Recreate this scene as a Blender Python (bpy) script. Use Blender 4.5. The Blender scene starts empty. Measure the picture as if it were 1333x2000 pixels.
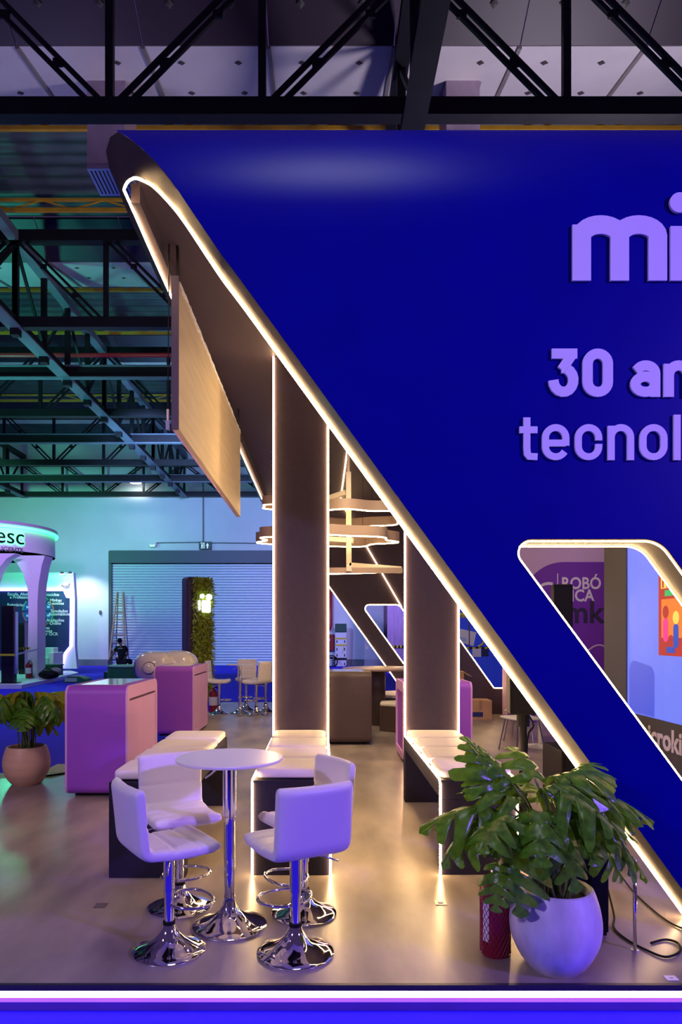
import bpy, bmesh, math, random
from mathutils import Vector, Matrix
from mathutils.geometry import tessellate_polygon
random.seed(7)
PI = math.pi
sc = bpy.context.scene
col = sc.collection

# ------------------------------------------------------------------ camera
F, CX, CY, EYE = 1333.0, 630.0, 1238.0, 1.6      # focal length and horizon point in photo pixels
cam_d = bpy.data.cameras.new('camera')
cam = bpy.data.objects.new('camera', cam_d); col.objects.link(cam)
cam.location = (0, 0, EYE); cam.rotation_euler = (PI/2, 0, 0)
cam_d.sensor_fit = 'VERTICAL'; cam_d.sensor_height = 36.0; cam_d.sensor_width = 24.0
cam_d.lens = 36.0*F/2000
cam_d.shift_x = (666.5-CX)/2000; cam_d.shift_y = (CY-1000)/2000
cam_d.clip_end = 200
sc.camera = cam

# ------------------------------------------------------------------ world, exposure
w = bpy.data.worlds.new('world'); sc.world = w; w.use_nodes = True
w.node_tree.nodes['Background'].inputs[0].default_value = (.25, .14, .50, 1)
w.node_tree.nodes['Background'].inputs[1].default_value = .19
vs = sc.view_settings
vs.view_transform = 'Standard'; vs.look = 'None'; vs.exposure = 0; vs.gamma = 1; vs.use_curve_mapping = False

# ------------------------------------------------------------------ large lights
def spot(name, loc, target, power, color, size=70, radius=.3, blend=.8):
    l = bpy.data.lights.new(name, 'SPOT'); l.energy = power; l.color = color
    l.spot_size = math.radians(size); l.spot_blend = blend; l.shadow_soft_size = radius
    o = bpy.data.objects.new(name, l); col.objects.link(o); o.location = loc
    o.rotation_euler = (Vector(target)-Vector(loc)).to_track_quat('-Z', 'Y').to_euler()
    return o
# violet-blue floodlights of the stand across the aisle, behind the photographer
spot('aisle_floodlight', (8.6, -2.6, 5.4), (2.2, 3.6, 2.2), 4300, (.25, .12, 1), 60)
spot('aisle_floodlight', (-6.0, -3.0, 4.8), (-.2, 3.6, .5), 1300, (.56, .44, 1), 60)
# hall floodlights, with added fills for roof, backdrop and carpet
spot('hall_floodlight_green', (-16, 24, 7.5), (-14.5, 37, 5.0), 2600, (.12, 1, .55), 75, .5)
spot('hall_floodlight_blue', (-6.0, 21, 8.0), (-6.0, 37, 4.5), 7000, (.28, .42, 1), 75, .6)
spot('hall_floodlight_violet', (3, 24, 7), (3, 37, 2.5), 3600, (.46, .36, 1), 80, .6)
spot('wall_lamp_white', (-13.1, 35.2, 5.2), (-12.7, 37, 2.2), 420, (.85, .95, 1), 95, .15)
spot('roof_fill_violet', (5.2, 10.4, 5.0), (1.5, 12.8, 12), 1700, (.8, .70, .88), 120, .5)  # added upward fill for the roof sheets, like the next three
spot('roof_fill_violet', (-6.2, 11.5, 5.0), (-6, 15, 12), 420, (.55, .5, 1), 110, .5)
spot('roof_fill_green', (-11.0, 17.5, 5.2), (-8.8, 21, 11), 1150, (.10, 1, .72), 115, .5)
spot('roof_fill_blue', (-5.0, 24, 5.2), (-5.5, 27, 11), 1300, (.25, .6, 1), 120, .5)
spot('backdrop_fill', (4.2, 15.8, 4.6), (4.2, 19, 1.6), 160, (.9, .93, 1), 90, .2)  # added fill that brightens the far blue backdrop
spot('booth_wash_violet', (-8, 16.5, 5.8), (-12, 25, 4.2), 2800, (.55, .3, 1), 45, .3)
spot('carpet_fill_blue', (-9, 17, 8.8), (-7.5, 18, 0), 1700, (.4, .42, 1), 110, .5)  # added fill that brightens the carpet at the left
# general lamps of the hall over the stand's open left side
spot('hall_lamp_left', (-4.6, 1.2, 5.6), (-2.6, 7.6, .8), 330, (1, .62, .66), 75, .4)
# lamp grazing the rolled top of the facade
spot('truss_lamp', (.1, 2.2, 8.9), (.1, 3.7, 4.1), 330, (.8, .8, 1), 50, 1.0)
# added fill lights under the canopy, unseen, to brighten the stand's interior
spot('canopy_fill', (4.6, 8.2, 4.15), (4.4, 12.3, 1.2), 190, (1, .8, .85), 100, .15)
spot('canopy_fill', (.4, 7.3, 4.2), (.42, 9.0, 2.9), 150, (1, .8, .54), 55, .1)
spot('canopy_fill', (.42, 8.0, 4.2), (.42, 8.2, 0), 260, (1, .76, .48), 105, .1)
spot('canopy_fill', (-.9, 10.5, 4.2), (-1.2, 11.5, 0), 150, (1, .78, .52), 105, .1)
spot('canopy_fill', (2.6, 7.0, 4.15), (2.4, 8.5, 0), 120, (1, .74, .5), 120, .15)

# ------------------------------------------------------------------ materials
M = {}
def mat(name, colr, rough=.5, metal=0, var=0, scale=8, bump=0, bscale=60, emit=None, estr=0,
        colr2=None, trans=0, coat=0, stretch=(1, 1, 1), spec=.5):
    m = bpy.data.materials.new(name); m.use_nodes = True; nt = m.node_tree; N = nt.nodes; L = nt.links
    b = N['Principled BSDF']
    b.inputs['Base Color'].default_value = (*colr, 1); b.inputs['Roughness'].default_value = rough
    b.inputs['Metallic'].default_value = metal; b.inputs['Specular IOR Level'].default_value = spec
    if coat: b.inputs['Coat Weight'].default_value = coat; b.inputs['Coat Roughness'].default_value = .08
    if trans: b.inputs['Transmission Weight'].default_value = trans
    if emit: b.inputs['Emission Color'].default_value = (*emit, 1); b.inputs['Emission Strength'].default_value = estr
    if var or bump:
        tc = N.new('ShaderNodeTexCoord'); mp = N.new('ShaderNodeMapping'); mp.inputs['Scale'].default_value = stretch
        L.new(tc.outputs['Object'], mp.inputs[0])
    if var:
        n = N.new('ShaderNodeTexNoise'); n.inputs['Scale'].default_value = scale; n.inputs['Detail'].default_value = 6
        L.new(mp.outputs[0], n.inputs['Vector'])
        r = N.new('ShaderNodeValToRGB'); r.color_ramp.elements[0].position = .3; r.color_ramp.elements[1].position = .7
        c2 = colr2 or tuple(min(1, c*(1+var)) for c in colr)
        c1 = tuple(c*(1-var) for c in colr) if not colr2 else colr
        r.color_ramp.elements[0].color = (*c1, 1); r.color_ramp.elements[1].color = (*c2, 1)
        L.new(n.outputs[0], r.inputs[0]); L.new(r.outputs[0], b.inputs['Base Color'])
    if bump:
        n2 = N.new('ShaderNodeTexNoise'); n2.inputs['Scale'].default_value = bscale; n2.inputs['Detail'].default_value = 4
        L.new(mp.outputs[0], n2.inputs['Vector'])
        bp = N.new('ShaderNodeBump'); bp.inputs['Strength'].default_value = bump; bp.inputs['Distance'].default_value = .01
        L.new(n2.outputs[0], bp.inputs['Height']); L.new(bp.outputs[0], b.inputs['Normal'])
    M[name] = m; return m
def translucent(name, c, amount=.35):
    nt = M[name].node_tree; out = nt.nodes['Material Output']; b = nt.nodes['Principled BSDF']
    tr = nt.nodes.new('ShaderNodeBsdfTranslucent'); tr.inputs[0].default_value = (*c, 1)
    mx = nt.nodes.new('ShaderNodeMixShader'); mx.inputs[0].default_value = amount
    nt.links.new(b.outputs[0], mx.inputs[1]); nt.links.new(tr.outputs[0], mx.inputs[2]); nt.links.new(mx.outputs[0], out.inputs['Surface'])
WARM = (1, .63, .29)
mat('led_warm', (.9, .85, .8), .4, emit=WARM, estr=62)
mat('led_warm_soft', (.9, .85, .8), .4, emit=WARM, estr=34)
mat('led_violet', (.9, .85, .9), .4, emit=(.40, .20, 1), estr=11)
mat('led_green', (.8, .9, .8), .4, emit=(.02, 1, .16), estr=5)
mat('led_blueviolet', (.8, .8, .9), .4, emit=(.3, .22, 1), estr=9)
mat('emblem_white', (.9, .9, .9), .4, emit=(.9, .95, 1), estr=3)
mat('lamp_white', (.9, .9, .9), .4, emit=(.9, .95, 1), estr=25)
mat('blue_fabric', (.0008, .0008, .21), .36, spec=.12, var=.06, scale=3, bump=.05, bscale=300)
mat('letter_white', (.86, .84, .88), .45)
mat('taupe_shaded', (.018, .015, .032), .6, spec=.2, var=.06, scale=20, bump=.12, bscale=350)  # darker, bluer copy of taupe: shade of the benches put into the colour
mat('taupe', (.062, .046, .066), .6, spec=.25, var=.06, scale=20, bump=.12, bscale=350)
mat('taupe_light', (.05, .041, .038), .5, spec=.3, var=.05, scale=12, bump=.08, bscale=300)
mat('floor_vinyl', (.19, .16, .14), .3, var=1, colr2=(.39, .335, .28), scale=3.4, bump=.06, bscale=25, stretch=(1, .35, 1))
mat('carpet', (.02, .006, .72), .95, var=.15, scale=200, bump=.3, bscale=500)
mat('plinth', (.13, .05, .36), .6, var=.1, scale=4)
mat('dark_trim', (.03, .025, .04), .4)
mat('white_leather', (.80, .76, .74), .42, bump=.12, bscale=140)
mat('cushion', (.82, .76, .68), .5, var=.03, scale=6, bump=.15, bscale=160)
mat('chrome', (.86, .86, .87), .06, metal=1)
mat('brushed', (.6, .6, .62), .28, metal=1)
mat('table_white', (.83, .8, .78), .3)
mat('counter_lilac', (.74, .40, .74), .5, bump=.05, bscale=200)
mat('counter_purple', (.33, .075, .60), .5, bump=.05, bscale=200)
mat('groove_dark', (.10, .04, .10), .7)
mat('screen_glass', (.32, .42, .38), .08, var=1, colr2=(.62, .66, .6), scale=3, coat=.5)
mat('counter_brown', (.075, .048, .042), .5, var=.05, scale=15, bump=.08, bscale=260)
mat('tabletop_brown', (.3, .2, .17), .35)
mat('pot_white', (.66, .64, .64), .36, var=.28, scale=7, bump=.25, bscale=16, stretch=(1, 1, .45))
mat('pot_beige', (.80, .55, .33), .4, var=.1, scale=3, bump=.15, bscale=16, stretch=(.4, .4, 5))
mat('soil', (.05, .035, .025), .95, var=.4, scale=60, bump=.6, bscale=80)
mat('leaf', (.075, .23, .012), .26, var=.5, scale=9, bump=.1, bscale=30)
mat('leaf_pale', (.34, .38, .02), .35, var=.4, scale=9, bump=.1, bscale=30)
translucent('leaf', (.22, .42, .01), .28); translucent('leaf_pale', (.5, .55, .05), .35)
mat('stem', (.14, .20, .05), .45, var=.2, scale=10)
mat('fern', (.55, .66, .08), .6, var=.5, scale=14)
mat('red_paint', (.30, .01, .025), .3, var=.08, scale=8)
mat('net_sleeve', (.30, .02, .06), .6)
mat('label_white', (.85, .83, .82), .5)
mat('label_print', (.12, .1, .12), .5)
mat('black_plastic', (.006, .006, .007), .5, spec=.15, bump=.1, bscale=200)
mat('black_rubber', (.006, .006, .007), .6, spec=.2)
mat('hall_wall', (.72, .74, .74), .8, var=.05, scale=.6, bump=.15, bscale=9)
mat('wall_base', (.2, .22, .22), .8, var=.2, scale=2)
mat('shutter', (.62, .66, .70), .38, metal=.25)
mat('shutter_dark', (.06, .07, .09), .5)
mat('steel_black', (.008, .008, .010), .5, spec=.25, var=.2, scale=4)
mat('steel_lit', (.13, .16, .20), .45, spec=.3, var=.15, scale=2)  # lit flanges: paler, bluer steel with the light put into the colour
mat('roof_white', (.62, .58, .58), .35, var=.08, scale=1.2, bump=.1, bscale=4)
mat('roof_shaded', (.022, .010, .024), .5, var=.15, scale=1)  # slopes turned from the light; their shade is put into the colour
mat('roof_rust', (.22, .2, .19), .5, var=.2, scale=2)
mat('corrugated', (.07, .09, .09), .5, metal=.3, var=.2, scale=2)
mat('yellow_steel', (.62, .34, .02), .5, var=.15, scale=3)
mat('red_pipe', (.4, .03, .03), .4)
mat('washer', (.06, .055, .05), .5)
mat('duct', (.42, .32, .42), .3, metal=.3, var=.2, scale=2, bump=.2, bscale=6)
mat('board_warm_lit', (.56, .475, .32), .5, var=.10, scale=5, bump=.06, bscale=60, stretch=(1, .3, 4))  # pale board; gold of the warm strips is put into its colour
mat('foam_white', (.8, .8, .82), .8)
mat('lamp_band', (.30, .21, .16), .45)
mat('cream_tube', (.72, .62, .46), .45)
mat('lilac_wall', (.62, .42, .72), .6)
mat('purple_print', (.17, .02, .46), .6)
mat('print_white', (.8, .74, .85), .6)
mat('print_dark', (.03, .012, .07), .6)
mat('panel_gray', (.085, .08, .09), .5, bump=.05, bscale=100)
mat('screen_blue', (.05, .06, .2), .3, var=.25, scale=4, emit=(.16, .215, .93), estr=.95)
mat('screen_deep_blue', (.05, .06, .2), .3, emit=(.07, .11, .80), estr=.8)  # darker blue for a shape on the screen
mat('poster_red', (.3, .02, .02), .4, emit=(.42, .03, .02), estr=.8)
mat('poster_orange', (.5, .16, .02), .4, emit=(.9, .20, .03), estr=.8)
mat('poster_yellow', (.8, .55, .1), .4, emit=(.9, .62, .12), estr=.8)
mat('poster_green', (.02, .35, .12), .4, emit=(.02, .45, .14), estr=.8)
mat('poster_pink', (.7, .05, .3), .4, emit=(.75, .03, .28), estr=.8)
mat('poster_blue', (.02, .06, .4), .4, emit=(.02, .07, .5), estr=.8)
mat('cardboard', (.46, .27, .11), .8, var=.1, scale=6)
mat('tape_brown', (.36, .2, .08), .4)
mat('booth_white', (.78, .77, .80), .5)
mat('booth_grey', (.5, .48, .56), .5)
mat('booth_navy', (.012, .018, .10), .5)
mat('booth_black', (.008, .008, .012), .3)
mat('green_paint', (.02, .17, .06), .5)
mat('green_dark', (.015, .09, .04), .6)
mat('hazard_yellow', (.75, .62, .03), .5)
mat('ring_red', (.6, .12, .05), .5); mat('ring_green', (.05, .45, .15), .5); mat('ring_blue', (.03, .09, .35), .5)
mat('wood_ladder', (.50, .33, .18), .6, var=.15, scale=10)
mat('robot_white', (.82, .76, .72), .18, coat=.4)
mat('visor', (.03, .03, .05), .1)
mat('totem_dark', (.07, .05, .09), .5)
mat('exit_green', (.01, .07, .05), .5)
mat('exit_white', (.8, .85, .8), .5, emit=(.7, .9, .8), estr=.5)
mat('backdrop_blue', (.02, .05, .50), .5, emit=(.01, .03, .45), estr=.35)  # printed panel with a weak glow put into its colour
mat('print_yellow', (.75, .6, .08), .5)
mat('print_sky', (.45, .58, .9), .5)
mat('glass', (.75, .85, .85), .05, trans=.75, coat=.3)
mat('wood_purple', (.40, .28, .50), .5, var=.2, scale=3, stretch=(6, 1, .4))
mat('board_white', (.75, .74, .74), .4)
mat('strap_yellow', (.75, .5, .02), .6)
mat('headblock', (.02, .08, .05), .6)
mat('skin', (.42, .22, .14), .55); mat('shirt', (.012, .013, .022), .85); mat('trousers', (.02, .022, .04), .85)
mat('hair', (.01, .008, .007), .7); mat('shoe', (.25, .03, .03), .6)
mat('brass_plate', (.72, .55, .30), .35, metal=.5)
mat('mat_green', (.35, .6, .42), .6); mat('mat_grey', (.38, .36, .3), .6)
mat('blue_tag', (.02, .05, .6), .5)

# ------------------------------------------------------------------ mesh helpers
def P(px, py, Y):                        # a point of the place at distance Y, read off the photo
    return Vector(((px-CX)*Y/F, Y, EYE-(py-CY)*Y/F))

class MB:
    def __init__(s): s.v = []; s.f = []
    def add(s, vs_, fs): n = len(s.v); s.v += [tuple(v) for v in vs_]; s.f += [tuple(i+n for i in f) for f in fs]; return s
    def box(s, x0, x1, y0, y1, z0, z1):
        return s.add([(x0,y0,z0),(x1,y0,z0),(x1,y1,z0),(x0,y1,z0),(x0,y0,z1),(x1,y0,z1),(x1,y1,z1),(x0,y1,z1)],
                     [(3,2,1,0),(4,5,6,7),(0,1,5,4),(1,2,6,5),(2,3,7,6),(3,0,4,7)])
    def bar(s, a, b, wx, wz=None, up=(0, 0, 1)):          # rectangular bar from a to b
        a = Vector(a); b = Vector(b); wz = wz or wx; d = (b-a).normalized(); u = Vector(up)
        if abs(d.dot(u)) > .98: u = Vector((0, 1, 0))
        r = d.cross(u).normalized(); u = r.cross(d).normalized()
        c = [a+r*i*wx/2+u*j*wz/2 for i, j in ((-1,-1),(1,-1),(1,1),(-1,1))]
        c += [p+(b-a) for p in c]
        return s.add(c, [(3,2,1,0),(4,5,6,7),(0,1,5,4),(1,2,6,5),(2,3,7,6),(3,0,4,7)])
    def tube(s, pts, r, n=8, closed=False, cap=True):
        pts = [Vector(p) for p in pts]; m = len(pts); rings = []; up = None
        rr = r if isinstance(r, (list, tuple)) else [r]*m
        for i, p in enumerate(pts):
            if closed: t = (pts[(i+1) % m]-pts[i-1])
            else: t = pts[min(i+1, m-1)]-pts[max(i-1, 0)]
            t = t.normalized() if t.length > 1e-9 else Vector((0, 0, 1))
            if up is None: up = Vector((0, 0, 1)) if abs(t.z) < .9 else Vector((0, 1, 0))
            x = t.cross(up)
            if x.length < 1e-6: x = t.cross(Vector((1, 0, 0)))
            x.normalize(); y = x.cross(t).normalized(); up = y
            rings.append([p+(x*math.cos(2*PI*k/n)+y*math.sin(2*PI*k/n))*rr[i] for k in range(n)])
        vs_ = [v for ring in rings for v in ring]; fs = []
        for i in range(m if closed else m-1):
            j = (i+1) % m
            for k in range(n): fs.append((i*n+k, i*n+(k+1) % n, j*n+(k+1) % n, j*n+k))
        if cap and not closed: fs.append(tuple(reversed(range(n)))); fs.append(tuple((m-1)*n+k for k in range(n)))
        return s.add(vs_, fs)
    def lathe(s, prof, c=(0, 0, 0), n=32, axis='z'):
        vs_ = []; fs = []
        for r, z in prof:
            for k in range(n):
                a = 2*PI*k/n
                p = (r*math.cos(a), r*math.sin(a), z)
                if axis == 'x': p = (z, p[0], p[1])
                if axis == 'y': p = (p[0], z, p[1])
                vs_.append((c[0]+p[0], c[1]+p[1], c[2]+p[2]))
        for i in range(len(prof)-1):
            for k in range(n): fs.append((i*n+k, i*n+(k+1) % n, (i+1)*n+(k+1) % n, (i+1)*n+k))
        fs.append(tuple(reversed(range(n)))); fs.append(tuple((len(prof)-1)*n+k for k in range(n)))
        return s.add(vs_, fs)
    def prism(s, poly, y0, y1, plane='xz', holes=()):     # polygon extruded between two depths
        loops = [list(poly)]+[list(h) for h in holes]
        flat = [p for l in loops for p in l]
        tris = tessellate_polygon([[Vector((p[0], p[1], 0)) for p in l] for l in loops])
        def m3(p, d):
            return (p[0], d, p[1]) if plane == 'xz' else (p[0], p[1], d) if plane == 'xy' else (d, p[0], p[1])
        n = len(flat); vs_ = [m3(p, y0) for p in flat]+[m3(p, y1) for p in flat]
        fs = []
        for t in tris:
            a, b, c = [flat[i] for i in t]
            ar = (b[0]-a[0])*(c[1]-a[1])-(b[1]-a[1])*(c[0]-a[0])
            t = tuple(t) if ar > 0 else tuple(reversed(t))
            fs.append(t); fs.append(tuple(i+n for i in reversed(t)))
        o = 0
        for l in loops:
            k = len(l)
            for i in range(k): fs.append((o+i, o+(i+1) % k, n+o+(i+1) % k, n+o+i))
            o += k
        return s.add(vs_, fs)
    def grid(s, fn, nu, nv, closed_u=False):
        vs_ = [fn(i/(nu if closed_u else nu-1), j/(nv-1)) for j in range(nv) for i in range(nu)]; fs = []
        for j in range(nv-1):
            for i in range(nu if closed_u else nu-1):
                fs.append((j*nu+i, j*nu+(i+1) % nu, (j+1)*nu+(i+1) % nu, (j+1)*nu+i))
        return s.add(vs_, fs)
    def mesh(s, name):
        me = bpy.data.meshes.new(name); me.from_pydata(s.v, [], s.f); me.update()
        bm = bmesh.new(); bm.from_mesh(me); bmesh.ops.recalc_face_normals(bm, faces=bm.faces); bm.to_mesh(me); bm.free()
        return me
    def build(s, name, m, parent=None, smooth=False, bevel=0, seg=2, subsurf=0):
        off = Vector((0, 0, 0)); p = parent
        while p: off += p.location; p = p.parent
        s.v = [tuple(Vector(v)-off) for v in s.v]
        me = s.mesh(name); me.materials.append(M[m])
        o = bpy.data.objects.new(name, me); col.objects.link(o); o.parent = parent
        if smooth:
            for f in me.polygons: f.use_smooth = True
            if smooth == 'auto':
                me.set_sharp_from_angle(angle=math.radians(40))
        if bevel:
            b = o.modifiers.new('bevel', 'BEVEL'); b.width = bevel; b.segments = seg; b.limit_method = 'ANGLE'
            for f in me.polygons: f.use_smooth = True
            b.harden_normals = True
        if subsurf:
            b = o.modifiers.new('sub', 'SUBSURF'); b.levels = subsurf; b.render_levels = subsurf
        return o

def tag(o, label, cat, group=None, kind=None):
    o['label'] = label
    if cat: o['category'] = cat
    if group: o['group'] = group
    if kind: o['kind'] = kind
    return o
def thing(name, loc, label, cat, group=None, kind=None):
    o = bpy.data.objects.new(name, None); col.objects.link(o); o.location = loc; o.empty_display_size = .2
    return tag(o, label, cat, group, kind)
def shared(name, me, m, parent, loc=(0, 0, 0), rot=(0, 0, 0), scale=(1, 1, 1)):
    if not me.materials: me.materials.append(M[m])
    o = bpy.data.objects.new(name, me); col.objects.link(o); o.parent = parent
    o.location = loc; o.rotation_euler = rot; o.scale = scale
    return o
def copy_tree(o, parent=None):
    c = o.copy(); col.objects.link(c); c.parent = parent
    for ch in list(o.children): copy_tree(ch, c)
    return c
def rrect(x0, x1, y0, y1, r, n=6):
    out = []
    for cx, cy, a in ((x1-r, y0+r, -PI/2), (x1-r, y1-r, 0), (x0+r, y1-r, PI/2), (x0+r, y0+r, PI)):
        out += [(cx+r*math.cos(a+PI/2*k/n), cy+r*math.sin(a+PI/2*k/n)) for k in range(n+1)]
    return out
def round_poly(pts, rad, n=8):                       # round the corners of a polygon
    out = []; k = len(pts)
    for i in range(k):
        p = Vector(pts[i]); a = Vector(pts[i-1])-p; b = Vector(pts[(i+1) % k])-p
        r = rad[i] if isinstance(rad, (list, tuple)) else rad
        if r <= 0: out.append(tuple(p)); continue
        a.normalize(); b.normalize(); ang = a.angle(b)
        d = r/math.tan(ang/2); c = p+(a+b).normalized()*(r/math.sin(ang/2))
        s_, e_ = p+a*d-c, p+b*d-c
        a0 = math.atan2(s_.y, s_.x); a1 = math.atan2(e_.y, e_.x); da = (a1-a0+PI) % (2*PI)-PI
        out += [(c.x+r*math.cos(a0+da*t/n), c.y+r*math.sin(a0+da*t/n)) for t in range(n+1)]
    return out
def text_obj(name, body, size, m, parent, loc, rot=(PI/2, 0, 0), bold=0, depth=.002, align='LEFT', sx=1):
    cu = bpy.data.curves.new(name, 'FONT'); cu.body = body; cu.size = size; cu.extrude = depth; cu.offset = bold
    cu.align_x = align; cu.resolution_u = 3
    t = bpy.data.objects.new(name, cu); col.objects.link(t)
    dg = bpy.context.evaluated_depsgraph_get()
    me = bpy.data.meshes.new_from_object(t.evaluated_get(dg)); bpy.data.objects.remove(t); bpy.data.curves.remove(cu)
    me.name = name; me.materials.clear(); me.materials.append(M[m])
    o = bpy.data.objects.new(name, me); col.objects.link(o); o.parent = parent
    off = Vector((0, 0, 0)); p = parent
    while p: off += p.location; p = p.parent
    o.location = Vector(loc)-off; o.rotation_euler = rot; o.scale = (sx, 1, 1)
    return o

# stroke lettering ---------------------------------------------------
def arc(cx, cy, rx, ry, a0, a1, n=12):
    return [(cx+rx*math.cos(math.radians(a0+(a1-a0)*k/n)), cy+ry*math.sin(math.radians(a0+(a1-a0)*k/n))) for k in range(n+1)]
def glyph(ch, asp):          # centre lines in a unit box; asp = width/height of that box (for round corners)
    q = min(.5, .5*asp)      # corner radius in y for half-width arcs
    A = lambda cx, cy, rx, a0, a1: arc(cx, cy, rx, rx*asp if rx*asp < .5 else .5, a0, a1)
    loop = arc(.5, 1-q, .5, q, 0, 180)+arc(.5, q, .5, q, 180, 360)
    if ch == 'n': return [[(0, 0), (0, 1.06)], arc(.5, 1-q*1.0, .5, q, 180, 0)+[(1, 0)]]
    if ch == 'm': return [[(0, 0), (0, 1.0)], arc(.25, 1-q*.5, .25, q*.5, 180, 0)+[(.5, 0)], arc(.75, 1-q*.5, .25, q*.5, 180, 0)+[(1, 0)]]
    if ch in 'o0': return [loop+['closed']]
    if ch == 'c': return [[(1, 1-q*1.25)]+arc(.5, 1-q, .5, q, 0, 180)+arc(.5, q, .5, q, 180, 360)+[(1, q*1.25)]]
    if ch == 'e': return [[(.0, .47), (1, .47)], [(1, .38)]+arc(.5, 1-q, .5, q, 0, 180)+arc(.5, q, .5, q, 180, 330)]
    if ch == 't': return [[(.36, 1.08), (.36, .22), (.41, .08), (.6, .01), (1.3, 0)], [(-.3, .74), (1.3, .74)]]
    if ch == 'l': return [[(.5, 0), (.5, 1)]]
    if ch == 'i': return [[(.5, 0), (.5, 1)]]
    if ch == '3': return [[(-.1, 1), (1.22, 1)], [(.98, 1.0), (.42, .58)], [(.40, .62), (.62, .62)]+arc(.5, .31, .52, .31, 70, -180)]
    if ch == 'a': return [[(.02, .80)]+arc(.52, 1-q*.8, .48, q*.8, 150, 0)+[(1, 0)], arc(.5, .29, .5, .29, 0, 345, 22)+['closed']]
    if ch == 'r': return [[(0, 0), (0, 1.06)], arc(.75, .6, .75, .4, 180, 85)]
    if ch == 's': return [arc(.5, .74, .48, .26, 10, 180)+arc(.5, .74, .48, .23, 180, 270)+arc(.5, .26, .48, .25, 90, 0)+arc(.5, .26, .48, .26, 0, -170)]
    if ch == 'k': return [[(0, 0), (0, 1.35)], [(0, .36), (.95, 1)], [(.35, .58), (1, 0)]]
    if ch == 'd': return [[(1, 0), (1, 1.35)], loop+['closed']]
    if ch == 'g': return [[(1, 1), (1, -.1)]+arc(.5, -.1, .5, .25, 0, -160), loop+['closed']]
    return []
def ribbon(mb, pts, hw, depth, to3, closed=False):
    pts = [Vector(p) for p in pts]; q = [pts[0]]
    for p in pts[1:]:
        if (p-q[-1]).length > 1e-4: q.append(p)
    if closed and (q[0]-q[-1]).length < 1e-4: q.pop()
    pts = q; L_, R_ = [], []; n = len(pts)
    for i, p in enumerate(pts):
        a = (p-pts[i-1]).normalized() if (i or closed) else None
        b = (pts[(i+1) % n]-p).normalized() if (i < n-1 or closed) else None
        na = Vector((-a.y, a.x)) if a else None; nb_ = Vector((-b.y, b.x)) if b else None
        nrm = (na+nb_) if (a and b) else (na or nb_)
        nrm.normalize(); k = 1/max(.45, nrm.dot(nb_ or na))
        L_.append(p+nrm*hw*k); R_.append(p-nrm*hw*k)
    vs_ = []
    for d in (0, depth):
        vs_ += [to3(p, d) for p in L_]+[to3(p, d) for p in R_]
    fs = []
    for i in range(n if closed else n-1):
        j = (i+1) % n
        fs.append((i, j, n+j, n+i)); fs.append((2*n+i, 3*n+i, 3*n+j, 2*n+j))
        fs.append((i, 2*n+i, 2*n+j, j)); fs.append((n+i, n+j, 3*n+j, 3*n+i))
    if not closed: fs.append((0, n, 3*n, 2*n)); fs.append((n-1, 2*n-1, 4*n-1, 3*n-1))
    mb.add(vs_, fs)
def letters(root, rows, m, Y, depth, sx=1.0):
    """rows: (char, x0, x1, ybase, ytop, stroke) in metres on the plane y = Y"""
    for ch, x0, x1, zb, zt, st in rows:
        mb = MB(); h = st/2; W = x1-x0-st; H = zt-zb-st
        for pi_, path in enumerate(glyph(ch, (W/H) if W > .001 else .5)):
            pts = []; dp = depth+.00015*pi_
            closed = path[-1] == 'closed'
            for u, v in (path[:-1] if closed else path):
                pts.append((x0+h+u*W, zb+h+v*H))
            # flat ends reach the line box
            def ext(p, p2):
                if abs(p[0]-p2[0]) < 1e-6: return (p[0], p[1]+(h if p[1] > p2[1] else -h) if (abs(p[1]-zb-h) < 1e-6) else p[1])
                return p
            if not closed: pts[0] = ext(pts[0], pts[1]); pts[-1] = ext(pts[-1], pts[-2])
            ribbon(mb, pts, h, dp, lambda p, d: (p[0], Y-d, p[1]), closed)
        if ch == 'i':
            c = ((x0+x1)/2, zt+st*.78)
            mb.prism([(c[0]+st*.55*math.cos(a*PI/12), c[1]+st*.55*math.sin(a*PI/12)) for a in range(24)], Y-depth, Y)
        mb.build('letter', m, root)

# ================================================================== SETTING
# hall floor
ZF = -.125
o = MB().box(-32, 26, -9, 40, ZF-.2, ZF).build('floor', 'carpet'); tag(o, 'deep blue carpet covering the hall floor around the stand', 'floor', kind='structure')
# the stand's platform
plat = [(-9, 3.12), (9, 3.12), (9, 16), (-2.35, 16), (-2.35, 9.0), (-3.0, 7.55), (-9, 7.55)]
pf = MB().prism(plat, -.03, 0, 'xy').build('floor_platform', 'floor_vinyl'); tag(pf, 'raised floor of the stand in mottled beige vinyl', 'platform', kind='structure')
plat2 = [(-8.98, 3.17), (8.98, 3.17), (8.98, 15.98), (-2.33, 15.98), (-2.33, 9.02), (-2.98, 7.53), (-8.98, 7.53)]
MB().prism(plat2, ZF, -.03, 'xy').build('plinth', 'plinth', pf)
MB().box(-9, 9, 3.10, 3.12, -.022, .004).build('edge_trim', 'dark_trim', pf)
MB().box(-9, 9, 3.135, 3.168, -.072, -.044).build('led_strip', 'led_violet', pf)['label'] = 'violet light strip along the platform edge'
MB().box(-9, 9, 3.128, 3.17, -.125, -.088).build('skirting', 'plinth', pf)

# hall back wall with roller door opening
o = MB().box(-32, 26, 37, 37.3, ZF, 14).build('wall_back', 'hall_wall'); tag(o, 'white painted far wall of the exhibition hall', 'wall', kind='structure')
MB().box(-32, -11.6, 36.9, 37, ZF, .22).build('skirting', 'wall_base', o)
MB().box(.5, 26, 36.9, 37, ZF, .22).build('skirting', 'wall_base', o)

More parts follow.
